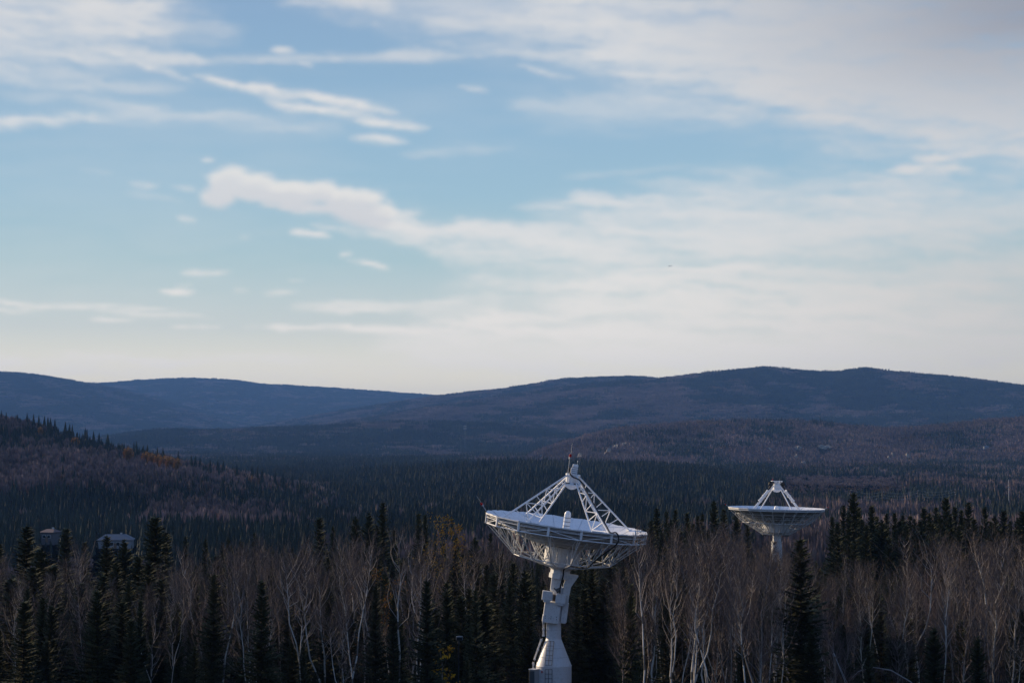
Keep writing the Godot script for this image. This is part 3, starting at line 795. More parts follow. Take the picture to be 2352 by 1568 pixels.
func make_wood() -> void:
	var sp := []
	for k in 5:
		var h: float = [12.0, 13.0, 11.0, 12.5, 10.0][k]
		sp.append(proto("spruce_tree", spruce_shape(h, [1.45, 1.8, 1.25, 1.6, 1.55][k], 20 + k, [1.0, 1.0, 1.6, 0.8, 1.4][k]), h, ["slender dark green spruce", "broad full dark green spruce", "thin ragged dark spruce", "dense pointed dark spruce", "loose shaggy dark spruce"][k], "spruce"))
	for a in SPRUCES:
		var x: float = (a[0] - 1176.0) / F * a[2]
		if not clear_of_masts(x, a[2]): continue
		tree_at(sp, "spruce_tree", a[0], a[1], a[2], "", "spruces standing among the birches", -1.0, a[3] * (1.35 if a[0] < 420 else 1.12))
	drop_unused(sp)
	var bp := []
	var opts := [
		{"lean": 0.012, "clear": 0.5, "spread": 0.6}, {"fork": 0.42, "clear": 0.48, "spread": 0.65, "bark": Color(0.60, 0.58, 0.53)}, {"lean": 0.07, "clear": 0.46, "spread": 0.7}, {"lean": 0.02, "clear": 0.34, "spread": 0.7, "density": 1.3, "bark": Color(0.36, 0.32, 0.28), "girth": 0.07, "twig": Color(0.128, 0.100, 0.088)},
		{"lean": 0.03, "clear": 0.55, "spread": 0.55, "bark": Color(0.56, 0.54, 0.49)}, {"fork": 0.3, "clear": 0.45, "spread": 0.7, "lean": 0.04}, {"lean": 0.06, "clear": 0.52, "spread": 0.65, "fork": 0.6}, {"lean": 0.015, "clear": 0.3, "spread": 0.85, "density": 1.2, "bark": Color(0.32, 0.29, 0.26), "girth": 0.065, "fork": 0.3},
		{"lean": 0.05, "clear": 0.6, "spread": 0.5, "density": 0.6, "bark": Color(0.58, 0.56, 0.52)}, {"fork": 0.55, "clear": 0.5, "spread": 0.8, "lean": 0.02, "girth": 0.06}, {"lean": 0.14, "clear": 0.4, "spread": 0.6, "density": 0.7, "girth": 0.055}, {"lean": 0.03, "clear": 0.42, "spread": 0.6, "density": 1.5, "bark": Color(0.3, 0.26, 0.23), "girth": 0.055},
	]
	var lab := ["bare birch with a straight pale trunk", "bare birch forked halfway up", "bare leaning birch with curved trunk", "bare bushy birch with brown twigs", "bare birch with a clean pale trunk", "bare birch forked low down", "bare leaning birch forked near its top", "bare bushy birch of several stems", "sparse bare birch with few twigs", "slim bare birch forked above the middle", "thin bare birch bent well over", "slim bare birch thick with fine twigs"]
	for k in 12:
		bp.append(proto("birch_tree", birch_shape(12.0, 50 + k, opts[k]), 12.0, lab[k], "birch"))
	for a in BIRCHES:
		var x: float = (a[0] - 1176.0) / F * a[2]
		if not clear_of_masts(x, a[2]): continue
		tree_at(bp, "birch_tree", a[0], a[1], a[2], "", "bare birches at the edge of the wood", -1.0, rng.randf_range(0.75, 1.3), a[3] % 4 + 4 * (rng.randi() % 3))
	# the rest of the wood behind them
	var xs := {}
	var cs := {}
	for k in 6: xs[k] = []; cs[k] = PackedColorArray()
	var g := RandomNumberGenerator.new()
	g.seed = 77
	var d := 112.0
	while d < 420.0:
		var half := d * 0.36 + 12.0
		var x := -half
		var step := lerpf(3.0, 4.4, (d - 112.0) / 300.0)
		while x < half:
			var px := x + g.randf_range(-0.5, 0.5) * step
			var pd := d + g.randf_range(-0.5, 0.5) * step
			x += step
			if not clear_of_masts(px, pd): continue
			var u := 1176.0 + F * px / pd
			var y := ground_y(px, -pd)
			# where the photo shows mostly spruce: the middle behind the mast and the upper right
			var dark := n_patch.get_noise_2d(px * 3.0 + 500.0, pd * 3.0) + 0.42 * exp(-pow((u - 1180.0) / 220.0, 2.0)) + (0.35 if u > 1850.0 and pd > 165.0 else 0.0) + (0.15 if pd > 240.0 else 0.0) + (0.3 if u < 420.0 else 0.0) + 0.3 * exp(-pow((u - 1390.0) / 70.0, 2.0)) + 0.25 * exp(-pow((u - 1950.0) / 150.0, 2.0)) - (0.2 if pd < 150.0 and absf(u - 1180.0) > 200.0 else 0.0)
			var is_spruce := dark > g.randf_range(-0.38, 0.3)
			if not is_spruce and g.randf() < (0.48 if pd < 150.0 else 0.4): continue
			var cap := EYE.y - (along(CANOPY, u) - ROW) / F * pd - y
			var h := minf(g.randf_range(0.72, 1.0) * 12.5, cap * g.randf_range(0.84, 1.0))
			if is_spruce: h *= g.randf_range(0.66, 1.06)
			else: h *= 0.86 + 0.4 * n_fine.get_noise_2d(px * 5.0, pd * 5.0)
			if u > 180.0 and u < 320.0 or u > 60.0 and u < 150.0: h = minf(h, (EYE.y - (1275.0 - ROW) / F * pd - y) * g.randf_range(0.85, 1.0))
			if h < 3.0: continue
			var k := g.randi() % 3 + (0 if is_spruce else 3)
			var q: float = h / (12.0 if not is_spruce else sp_h(k))
			var wide := g.randf_range(0.9, 1.25)
			var tilt := Basis(Vector3.BACK, g.randf_range(-0.06, 0.06) * (0.3 if is_spruce else 1.0))
			xs[k].append(Transform3D(tilt * Basis(Vector3.UP, g.randf() * TAU).scaled(Vector3(q * wide, q, q * wide)), Vector3(px, y, -pd)))
			var t := g.randf_range(0.8, 1.2)
			cs[k].append(Color(t, t * g.randf_range(0.94, 1.04), t * g.randf_range(0.9, 1.05)))
		d += step
	var pm := [sp[0].mesh, sp[1].mesh, sp[3].mesh, bp[3].mesh, bp[9].mesh, bp[11].mesh]
	for k in 6:
		stuff("spruce_forest" if k < 3 else "birch_forest", pm[k], xs[k], cs[k], ["dark spruces massed in the wood behind the pale birch trunks", "full dark spruces massed in the wood behind the pale birch trunks", "pointed dark spruces massed in the wood behind the pale birch trunks", "brown haze of bare bushy birches filling the wood", "slender bare birches crowded in the wood", "many-stemmed bare brownish birches crowded in the wood"][k], "forest")
	drop_unused(bp)
	# willow and alder scrub under the trees
	var scrub := birch_shape(3.2, 91, {"clear": 0.03, "spread": 2.0, "density": 1.1, "bark": Color(0.10, 0.08, 0.07), "twig": Color(0.085, 0.062, 0.055), "fork": 0.1, "girth": 0.08})
	var sx := []
	var sc := PackedColorArray()
	for k in 1700:
		var pd := 104.0 + 130.0 * pow(g.randf(), 1.3)
		var px := g.randf_range(-1, 1) * (pd * 0.34 + 6.0)
		if not clear_of_masts(px, pd) and g.randf() < 0.9: continue
		var q := g.randf_range(0.5, 1.25)
		sx.append(Transform3D(Basis(Vector3.UP, g.randf() * TAU).scaled(Vector3(q * 1.2, q, q * 1.2)), Vector3(px, ground_y(px, -pd), -pd)))
		var t := g.randf_range(0.7, 1.2)
		sc.append(Color(t, t * 0.96, t * 0.95))
	stuff("undergrowth", both(scrub), sx, sc, "leafless brown scrub under the birches and spruces", "undergrowth")
	# the last leaves
	var yp := [proto("yellow_birch", birch_shape(12.0, 71, {"clear": 0.35, "leaves": 3400, "leaf_from": 0.6, "leaf": Color(0.5, 0.30, 0.05), "bark": Color(0.3, 0.27, 0.22)}), 12.0, "birch still holding a cluster of golden leaves at its top", "birch")]
	tree_at(yp, "yellow_birch", 1012, 1206, 150, "birch still holding golden leaves beside the dish's back structure", "")
	var yb := [proto("yellow_birch", birch_shape(9.0, 72, {"clear": 0.2, "leaves": 1500, "leaf_from": 0.3, "leaf": Color(0.4, 0.18, 0.03), "bark": Color(0.2, 0.17, 0.14)}), 9.0, "", "birch")]
	tree_at(yb, "yellow_birch", 868, 1320, 128, "small birch with a few orange leaves in front of dark spruces", "")
	var yc := [proto("yellow_sapling", birch_shape(3.6, 73, {"clear": 0.1, "leaves": 320, "leaf_from": 0.25, "leaf": Color(0.6, 0.34, 0.03), "spread": 0.7, "density": 0.5, "girth": 0.06}), 3.6, "", "sapling")]
	tree_at(yc, "yellow_sapling", 1027, 1494, 118, "thin sapling with bright yellow leaves near the lamp post", "")

func sp_h(k: int) -> float:
	return [12.0, 13.0, 12.5][k]

# ------------------------------------------------------------------ far woods
func make_far_woods() -> void:
	var g := RandomNumberGenerator.new()
	g.seed = 5
	var s1 := Shape.new()
	far_spruce(s1, Vector3.ZERO, 10.0, 1.5, g, 7, 6)
	var spruce1 := s1.mesh(M.plant)
	var s2 := Shape.new()
	far_birch(s2, Vector3.ZERO, 10.0, 2.2, g, 34)
	var birch1 := s2.mesh(M.plant)
	# middle distance: clumps of about nine trees; far: of about thirty
	var clump := func(n: int, w: float, kind: int) -> ArrayMesh:
		var s := Shape.new()
		for k in n:
			var at := Vector3(g.randf_range(-0.5, 0.5) * w, -1.0, g.randf_range(-0.5, 0.5) * w)
			var h := g.randf_range(7.5, 12.5)
			if kind == 0:
				far_spruce(s, at, h + 0.5, g.randf_range(1.3, 2.0), g, 3, 5)
			else:
				far_birch(s, at, h * 0.85, g.randf_range(2.2, 3.4), g, 9)
		return s.mesh(M.plant)
	var sp9: ArrayMesh = clump.call(9, 15.0, 0)
	var bi9: ArrayMesh = clump.call(9, 15.0, 1)
	var sp30: ArrayMesh = clump.call(34, 34.0, 0)
	var bi30: ArrayMesh = clump.call(34, 34.0, 1)
	var DARK := Color(0.040, 0.047, 0.036)
	var TWIG := Color(0.205, 0.150, 0.138)
	# [surface, step along depth, from depth, to depth, column range, clump meshes, label key]
	var beds := [
		["ground", 5.6, 420.0, 900.0, -250.0, 2600.0, 1], ["ground", 13.0, 900.0, 2900.0, -250.0, 2600.0, 9], ["ground", 28.0, 2900.0, 5600.0, -250.0, 2600.0, 30], ["ground", 34.0, 5600.0, 9400.0, -300.0, 900.0, 30],
		["near_hill", 5.2, 640.0, 1560.0, -330.0, 960.0, 1],
		["dark_spur", 11.0, 1130.0, 2080.0, 520.0, 2100.0, 9],
		["bluff", 12.0, 2560.0, 3520.0, 1080.0, 2640.0, 9], ["low_ridge", 26.0, 4150.0, 5450.0, 60.0, 1960.0, 30],
		["right_mountain", 24.0, 4700.0, 7500.0, 480.0, 2640.0, 30], ["middle_mountain", 26.0, 5900.0, 9000.0, 340.0, 1950.0, 30],
		["left_mountain", 28.0, 6600.0, 10500.0, -300.0, 780.0, 30], ["far_mountain", 30.0, 8700.0, 13200.0, -300.0, 1500.0, 30],
	]
	var place := {"ground": "on the valley floor", "near_hill": "on the near dark hillside", "dark_spur": "on the low spur behind the upright dish", "bluff": "on the purple brown bluff", "low_ridge": "on the low ridge below the mountains", "right_mountain": "on the highest mountain", "middle_mountain": "on the slope rising from the saddle", "left_mountain": "on the mountain shoulder before the farthest ridge", "far_mountain": "on the farthest ridge"}
	var far_word := {1: "near ", 9: "", 30: "distant "}
	var total := 0
	for b in beds:
		var key: String = b[0]
		var xs := [[], []]
		var cs := [PackedColorArray(), PackedColorArray()]
		var d: float = b[2]
		var others := []
		for k in ORDER:
			if k != key and key == "ground": others.append(HILLS[k])
		var row := 0
		while d < b[3]:
			var x0: float = (b[4] - 1176.0) / F * d
			var x1: float = (b[5] - 1176.0) / F * d
			var x := x0
			while x < x1:
				var px: float = x + g.randf_range(-0.5, 0.5) * b[1]
				var pd: float = d + g.randf_range(-0.5, 0.5) * b[1]
				x += b[1]
				var y := ground_y(px, -pd)
				var u := 1176.0 + F * px / pd
				if key != "ground":
					var hy := hill_y(HILLS[key], px, -pd)
					if hy < y: continue
					y = hy
				else:
					var under := false
					for h in others:
						if hill_y(h, px, -pd) > y:
							under = true
							break
					if under: continue
				var low := not keep(px, pd)
				if low and g.randf() < 0.45: continue
				# which kind stands here
				var m := n_patch.get_noise_2d(px * 0.55 + 90.0, pd * 0.28) * 1.1 + n_fine.get_noise_2d(px, pd) * 0.55
				match key:
					"ground": m += (0.75 if u < 1790.0 - maxf(0.0, 1250.0 - pd) * 0.0 and pd < 2900.0 else 0.05) - (0.35 if pd < 1100.0 else 0.0)
					"near_hill": m = m * 0.9 - 0.12 + 0.50 * smoothstep(1300.0, 800.0, pd) + 0.12 * smoothstep(300.0, 700.0, u)
					"bluff": m += -0.46 + (0.25 if u > 2100.0 and pd > 3000.0 else 0.0)
					"dark_spur": m += 0.8
					"low_ridge": m += 0.25
					"right_mountain": m += -0.25 + 0.55 * smoothstep(1550.0, 1800.0, u)
					"middle_mountain": m += -0.1
					"far_mountain": m += 0.2
					"left_mountain": m += 0.1
				if key.ends_with("mountain"): m = m * 1.5 + 0.35 * n_fine.get_noise_2d(px * 0.12 + 40.0, pd * 0.06)
				var kind := 0 if m > g.randf_range(-0.32, 0.32) else 1
				var q := g.randf_range(0.8, 1.25)
				if key == "ground" and u > 1790.0 and u < 2080.0 and pd > 1300.0 and pd < 2050.0:
					q *= 0.4
					kind = 1
				if low: q *= 0.3
				if key == "near_hill": q *= 0.8
				if key == "ground" and pd < 2900.0: q *= 0.85
				if (key == "ground" or key == "dark_spur") and n_fine.get_noise_2d(px * 0.8 + 900.0, pd * 0.28) > 0.36:
					# boggy openings with low scrub
					kind = 1
					xs[kind].append(Transform3D(Basis(Vector3.UP, g.randf() * TAU).scaled(Vector3(q, q * 0.35, q)), Vector3(px, y - 0.3, -pd)))
					cs[kind].append(TWIG)
					continue
				xs[kind].append(Transform3D(Basis(Vector3.UP, g.randf() * TAU).scaled(Vector3(q, q * g.randf_range(0.85, 1.2), q)), Vector3(px, y - 0.3, -pd)))
				var tone := g.randf_range(0.75, 1.25) * (1.0 + 0.35 * n_fine.get_noise_2d(px * 0.5 + 300.0, pd * 0.5)) * (1.0 + 0.4 * n_patch.get_noise_2d(px * 0.7 + 60.0, pd * 0.3))
				var c := DARK if kind == 0 else TWIG
				if kind == 1:
					var amber := n_fine.get_noise_2d(px * 0.6 + 50.0, pd * 0.6)
					if amber > 0.42 and g.randf() < 0.5: c = Color(0.17, 0.095, 0.04)
					c = c.lerp(Color(0.235, 0.18, 0.155), clampf(n_patch.get_noise_2d(px * 0.9, pd * 0.9) + 0.2, 0.0, 1.0))
				cs[kind].append(Color(c.r * tone, c.g * tone, c.b * tone))
			d += b[1]
			row += 1
		total += xs[0].size() + xs[1].size()
		var ms := [spruce1, birch1] if b[6] == 1 else ([sp9, bi9] if b[6] == 9 else [sp30, bi30])
		for kind in 2:
			if xs[kind].size():
				stuff("spruce_forest" if kind == 0 else "birch_forest", ms[kind], xs[kind], cs[kind], far_word[b[6]] + ("dark spruce forest " if kind == 0 else "bare brown birch forest ") + place[key], "forest")
	print("far clumps ", total)

func keep(x: float, d: float) -> bool:
	# clearings: round the two houses and the view to them
	for c in CLEARINGS:
		if absf(x - c[0] * d / c[1]) < c[2] and d < c[1] + c[3] and d > c[1] - c[4]: return false
	return true
var CLEARINGS := []

# ------------------------------------------------------------------ dish antennas
# p: radius, bowl focal length, number of ribs, rim truss depth, outer chord of the ribs as [radius, depth under the rim]
func dish(root: Node3D, T: Transform3D, p: Dictionary) -> void:
	var R: float = p.R
	var rim: float = p.rim
	var fl: float = p.focal
	var n: int = p.ribs
	var sag := R * R / (4.0 * fl)
	var bowl := func(r: float) -> float: return rim - sag + r * r / (4.0 * fl)
	var pt := func(r: float, a: float, t: float) -> Vector3: return Vector3(r * cos(a), t, -r * sin(a))
	var step := TAU / n
	var a0: float = p.turn
	var tb: float = p.tube
	for k in n:
		var a := a0 + k * step
		var s := Shape.new()
		s.xf = T
		var back := Shape.new()
		back.xf = T
		var rr := [p.hole, 0.25 * R, 0.42 * R, 0.58 * R, 0.72 * R, 0.86 * R, R + 0.05]
		var sub := 3
		var lip: float = p.lip * (1.0 if k % 2 == 0 else 0.55)
		for i in rr.size() - 1:
			for q in sub:
				var b0 := a + step * q / sub + (0.004 if q == 0 else 0.0)
				var b1 := a + step * (q + 1) / sub - (0.004 if q == sub - 1 else 0.0)
				var flat0 := cos(step / 2) / cos(b0 - a - step / 2)
				var flat1 := cos(step / 2) / cos(b1 - a - step / 2)
				var r0: float = rr[i]
				var r1: float = rr[i + 1]
				var e0 := lerpf(1.0, flat0, r0 / R) * (1.0 if i > 0 else 1.0)
				var f0 := lerpf(1.0, flat1, r0 / R)
				var e1 := lerpf(1.0, flat0, r1 / R)
				var f1 := lerpf(1.0, flat1, r1 / R)
				var l1 := lip * (1.0 - absf(2.0 * q / sub - 1.0 + 1.0 / sub)) if i == rr.size() - 2 else 0.0
				var l0 := 0.0
				var A: Vector3 = pt.call(r0 * e0, b0, bowl.call(r0 * e0) + l0)
				var B: Vector3 = pt.call(r1 * e1, b0, bowl.call(r1 * e1) + l1 * (1.0 if q > 0 else 0.0))
				var C: Vector3 = pt.call(r1 * f1, b1, bowl.call(r1 * f1) + l1 * (1.0 if q < sub - 1 else 0.0))
				var D: Vector3 = pt.call(r0 * f0, b1, bowl.call(r0 * f0) + l0)
				s.quad(A, B, C, D)
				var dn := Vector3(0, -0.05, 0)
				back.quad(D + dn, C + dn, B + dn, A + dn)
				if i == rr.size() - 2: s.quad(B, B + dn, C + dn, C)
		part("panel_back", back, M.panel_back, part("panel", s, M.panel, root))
		# stiffeners under the panel
		var u := Shape.new()
		u.xf = T
		for i in p.stiff:
			var r := lerpf(0.4 * R, 0.97 * R, float(i) / (p.stiff - 1))
			var A: Vector3 = pt.call(r, a, bowl.call(r) - 0.1)
			var B: Vector3 = pt.call(r, a + step, bowl.call(r) - 0.1)
			u.tube(A, B, 0.022, 0.022, 4, false)
		part("panel_stiffener", u, M.paint, root).set_meta("kind", "stuff")
		# rib truss
		var q := Shape.new()
		q.xf = T
		var ch: Array = p.chord
		var low := []
		for e in ch: low.append(pt.call(e[0], a, rim - e[1]))
		var up := []
		for f in [1.0, 0.86, 0.72, 0.58, 0.42, 0.26]: up.append(pt.call(R * f * 0.99, a, bowl.call(R * f) - 0.08))
		for i in low.size() - 1: q.tube(low[i], low[i + 1], tb, tb, 6)
		for i in up.size() - 1: q.tube(up[i], up[i + 1], tb * 0.8, tb * 0.8, 5)
		q.tube(up[0], low[0], tb, tb, 6)
		var kn: Vector3 = low[1]
		for i in [1, 3]: q.tube(kn, up[i], tb * 0.6, tb * 0.6, 5)
		q.tube(low[0].lerp(kn, 0.5), up[1], tb * 0.55, tb * 0.55, 5)
		if low.size() > 2:
			for i in range(2, low.size()):
				q.tube(low[i], up[mini(i + 2, 5)], tb * 0.6, tb * 0.6, 5)
				q.tube(low[i].lerp(low[i - 1], 0.5), up[5], tb * 0.55, tb * 0.55, 5)
		part("rib", q, M.paint, root)
		# the bay of the rim between this rib and the next
		var w := Shape.new()
		w.xf = T
		var b := a + step
		var ta: Vector3 = pt.call(R, a, rim - 0.06)
		var tbp: Vector3 = pt.call(R, b, rim - 0.06)
		var la: Vector3 = pt.call(ch[0][0], a, rim - ch[0][1])
		var lb: Vector3 = pt.call(ch[0][0], b, rim - ch[0][1])
		w.tube(ta, tbp, tb, tb, 6)
		w.tube(la, lb, tb, tb, 6)
		w.tube(ta.lerp(la, 0.35), tbp.lerp(lb, 0.35), tb * 0.6, tb * 0.6, 5)
		if ch[0][1] > 0.3:
			if k % 2 == 0: w.tube(la, tbp.lerp(lb, 0.35), tb * 0.6, tb * 0.6, 5)
			else: w.tube(ta.lerp(la, 0.35), lb, tb * 0.6, tb * 0.6, 5)
			w.box((ta + la) * 0.5, Vector3(0.16, ch[0][1], 0.1), Basis(Vector3.UP, a + PI / 2), 0.02)
		part("rim_bay", w, M.paint, root)
		# rings that tie the ribs below
		for i in range(1, ch.size()):
			var z := Shape.new()
			z.xf = T
			z.tube(pt.call(ch[i][0], a, rim - ch[i][1]), pt.call(ch[i][0], b, rim - ch[i][1]), tb * 0.9, tb * 0.9, 6)
			part("tie_bar", z, M.paint, root)
		for f in p.hoops:
			var z := Shape.new()
			z.xf = T
			z.tube(pt.call(R * f, a, bowl.call(R * f) - 0.12), pt.call(R * f, b, bowl.call(R * f) - 0.12), tb * 0.75, tb * 0.75, 5)
			part("hoop_bar", z, M.paint, root)
		if k % 2 == 0:
			var z := Shape.new()
			z.xf = T
			var mid: Vector3 = pt.call(R * 0.72, a + step * 0.5, bowl.call(R * 0.72) - 0.1)
			z.tube(pt.call(ch[1][0], a, rim - ch[1][1]), mid, tb * 0.5, tb * 0.5, 5)
			z.tube(pt.call(ch[1][0], b, rim - ch[1][1]), mid, tb * 0.5, tb * 0.5, 5)
			part("cross_brace", z, M.paint, root)

func beacon(root: Node3D, T: Transform3D, foot: Vector3, top: Vector3, rod: float, size := 0.1) -> void:
	var s := Shape.new()
	s.xf = T
	s.tube(foot, top, 0.03)
	var d := (top - foot).normalized()
	var b := Shape.new()
	b.xf = T
	b.tube(top - d * 0.02, top + d * size * 0.9, size * 0.75, size * 0.75, 8)
	b.tube(top + d * size * 0.9, top + d * (size * 0.9 + 0.03), size * 0.9, size * 0.9, 8)
	var r := Shape.new()
	r.xf = T
	var q := top + d * (size * 0.9 + 0.03)
	r.tube(q, q + d * size * 1.7, size, size * 0.92, 10)
	r.tube(q + d * size * 1.7, q + d * size * 2.2, size * 0.9, size * 0.3, 10)
	var mast := part("beacon_mast", s, M.galv, root)
	part("lamp_base", b, M.galv, mast)
	part("beacon_lens", r, M.red, mast)
	if rod > 0.0:
		var w := Shape.new()
		w.xf = T
		w.tube(q + d * size * 2.0 + Vector3(0.03, 0, 0), q + d * rod + Vector3(0.03, 0, 0), 0.014, 0.009, 5)
		part("lightning_rod", w, M.galv, mast)

func near_dish() -> void:
	var gx := (1271.0 - 1176.0) / F * 129.0
	var gy := ground_y(gx, -129.0)
	var root := thing("dish_antenna", "large white dish antenna tilted on a conical mast, black cable hanging over its rim", "dish antenna", Vector3(gx, gy, -129.0))
	var dy := -gy
	var T := Transform3D(Basis(Vector3.BACK, deg_to_rad(-7.6)) * Basis(Vector3.RIGHT, deg_to_rad(1.6)), Vector3(0, 7.0 + dy, 0))
	# fixed part
	var s := Shape.new()
	s.lathe([Vector2(1.75, -0.4), Vector2(1.75, 0.25), Vector2(1.7, 0.3), Vector2(1.22, 0.3)], 32, Vector3.ZERO)
	part("footing", s, flat(0.35, 0.34, 0.32, 0.9), root)
	s = Shape.new()
	s.xf.origin.y = dy
	s.lathe([Vector2(1.3, 0.2), Vector2(1.3, 0.3), Vector2(1.2, 0.32), Vector2(1.2, 4.08), Vector2(1.215, 4.09), Vector2(1.215, 4.12)], 40)
	part("mast_base", s, M.paint, root)
	s = Shape.new()
	s.xf.origin.y = dy
	s.lathe([Vector2(1.2, 4.12), Vector2(0.5, 5.92), Vector2(0.52, 5.93), Vector2(0.52, 5.98), Vector2(0.5, 5.99)], 40)
	part("mast_cone", s, M.paint, root)
	s = Shape.new()
	s.xf.origin.y = dy
	s.lathe([Vector2(0.5, 5.97), Vector2(0.5, 6.95), Vector2(0.56, 6.97), Vector2(0.56, 7.07), Vector2(0.0, 7.09)], 32)
	part("mast_column", s, M.paint, root)
	for e in [[1.2, 1.6], [1.2, 2.9], [0.967, 4.72], [0.733, 5.32], [0.5, 6.5]]:
		s = Shape.new()
		s.xf.origin.y = dy
		s.lathe([Vector2(e[0], e[1] - 0.02), Vector2(e[0] + 0.014, e[1] - 0.012), Vector2(e[0] + 0.014, e[1] + 0.012), Vector2(e[0] - 0.012, e[1] + 0.02)], 40)
		part("weld_seam", s, M.box, root)
	s = Shape.new()
	s.xf.origin.y = dy
	s.box(Vector3(0.42, 2.2, 1.12), Vector3(0.6, 1.5, 0.12), Basis(Vector3.UP, 0.36), 0.02)
	part("access_hatch", s, M.box, root)
	# ladders up the front: two rails, a middle rail, rungs
	var ladder := func(a: Vector3, b: Vector3, w: float, rungs: int) -> void:
		var l := Shape.new()
		l.xf.origin.y = dy
		for k in [-0.5, 0.0, 0.5]: l.tube(a + Vector3(k * w, 0, 0), b + Vector3(k * w, 0, 0), 0.02)
		for k in rungs + 1:
			var c := a.lerp(b, float(k) / rungs)
			l.tube(c - Vector3(w / 2, 0, 0), c + Vector3(w / 2, 0, 0), 0.016)
		for k in [0.05, 0.95]:
			var c := a.lerp(b, k)
			for e in [-0.5, 0.5]: l.tube(c + Vector3(e * w, 0, 0), c + Vector3(e * w, 0, -0.22), 0.02)
		part("ladder", l, M.dark_metal, root)
	ladder.call(Vector3(-0.38, 4.28, 1.24), Vector3(-0.22, 5.8, 0.66), 0.46, 5)
	ladder.call(Vector3(-0.38, 0.4, 1.28), Vector3(-0.36, 4.0, 1.28), 0.46, 12)
	# cable trays on the flank
	var tray := func(a: Vector3, b: Vector3, w: float) -> void:
		var l := Shape.new()
		l.xf.origin.y = dy
		var d := (b - a).normalized()
		for k in [-0.5, 0.5]: l.tube(a + Vector3(0, 0, k * w * 1.5) + Vector3(0.03 * k, 0, 0), b + Vector3(0, 0, k * w * 1.5), 0.025)
		for k in [-0.5, 0.5]: l.tube(a + Vector3(k * w * 0.55, 0.06, 0.1), b + Vector3(k * w * 0.55, 0.06, 0.1), 0.022)
		for k in 3:
			var c := a.lerp(b, 0.05 + 0.45 * k)
			l.box(c, Vector3(w * 0.9, 0.09, w * 1.7), Basis(), 0.01)
		l.tube(a + d * 0.02, b, 0.05, 0.05, 6)
		part("cable_tray", l, M.paint, root)
	tray.call(Vector3(-1.30, 4.45, -0.1), Vector3(-0.80, 5.85, -0.1), 0.16)
	tray.call(Vector3(-0.68, 6.05, 0.0), Vector3(-0.68, 7.0, 0.0), 0.18)
	tray.call(Vector3(-1.4, 2.6, -0.1), Vector3(-1.36, 4.3, -0.1), 0.16)
	# electric cabinet on the base
	var cb := Basis(Vector3.UP, deg_to_rad(-38))
	s = Shape.new()
	s.box(Vector3(-1.32, 2.75 + dy, 0.72), Vector3(0.5, 2.3, 0.48), cb, 0.02)
	var cab := part("cabinet", s, M.cabinet, root)
	s = Shape.new()
	s.box(Vector3(-1.32, 2.75 + dy, 0.72) + cb * Vector3(0, 0, 0.25), Vector3(0.44, 2.2, 0.03), cb, 0.01)
	part("cabinet_door", s, M.cabinet_door, cab)
	s = Shape.new()
	s.box(Vector3(-1.32, 3.94 + dy, 0.72), Vector3(0.56, 0.06, 0.54), cb, 0.01)
	part("cabinet_roof", s, M.box, cab)
	s = Shape.new()
	s.box(Vector3(-0.8, 3.8 + dy, 0.95), Vector3(0.09, 0.14, 0.12), Basis(), 0.01)
	part("stop_button_box", s, M.red, root)
	# tilted head below the dish; heights run along the tilted axis
	s = Shape.new(); s.xf = T
	s.lathe([Vector2(0.0, 0.0), Vector2(0.56, 0.01), Vector2(0.56, 0.1), Vector2(0.46, 0.12), Vector2(0.46, 2.4), Vector2(0.0, 2.4)], 28)
	part("head_column", s, M.paint, root)
	s = Shape.new(); s.xf = T
	s.box(Vector3(-0.24, 0.92, 0.42), Vector3(1.05, 0.92, 0.72), Basis(), 0.03)
	var dr := part("drive_housing", s, M.paint, root)
	s = Shape.new(); s.xf = T
	s.box(Vector3(-0.24, 0.22, 0.44), Vector3(1.1, 0.48, 0.78), Basis(), 0.03)
	part("housing_skirt", s, M.paint, dr)
	for i in 2:
		for k in 3:
			s = Shape.new(); s.xf = T
			s.tube(Vector3(-0.62 + 0.38 * k, 0.3 + 0.14 * i, 0.82), Vector3(-0.62 + 0.38 * k, 0.3 + 0.14 * i, 0.86), 0.03, 0.03, 6)
			part("bolt", s, M.dark_metal, dr)
	s = Shape.new(); s.xf = T
	s.box(Vector3(0.62, 0.95, 0.05), Vector3(0.36, 1.85, 0.62), Basis(), 0.03)
	s.box(Vector3(0.82, 0.75, 0.05), Vector3(0.06, 1.3, 0.46), Basis(), 0.01)
	part("side_housing", s, M.paint, root)
	for e in [[-0.68, 1.78], [0.24, 1.68]]:
		s = Shape.new(); s.xf = T
		s.box(Vector3(e[0], e[1], 0.78), Vector3(0.68, 0.62, 0.46), Basis(), 0.03)
		var bx := part("equipment_box", s, M.paint, root)
		s = Shape.new(); s.xf = T
		s.box(Vector3(e[0] + 0.02, e[1] - 0.37, 0.78), Vector3(0.46, 0.13, 0.38), Basis(), 0.02)
		part("box_foot", s, M.paint, bx)
		s = Shape.new(); s.xf = T
		s.box(Vector3(e[0] + 0.37, e[1] - 0.05, 0.74), Vector3(0.05, 0.4, 0.3), Basis(), 0.01)
		part("box_vent", s, M.box, bx)
	s = Shape.new(); s.xf = T
	s.box(Vector3(-0.22, 1.68, 0.55), Vector3(0.22, 0.42, 0.3), Basis(), 0.02)
	part("gear_cover", s, M.brown, root)
	s = Shape.new(); s.xf = T
	s.tube(Vector3(-0.12, 2.12, 0.5), Vector3(0.12, 2.28, 0.5), 0.14, 0.14, 10)
	s.tube(Vector3(-0.05, 2.15, 0.5), Vector3(-0.05, 2.2, 0.72), 0.09, 0.09, 8)
	s.tube(Vector3(-0.3, 2.3, 0.45), Vector3(0.0, 2.12, 0.52), 0.045, 0.045, 6)
	part("elevation_motor", s, M.dark_metal, root)
	s = Shape.new(); s.xf = T
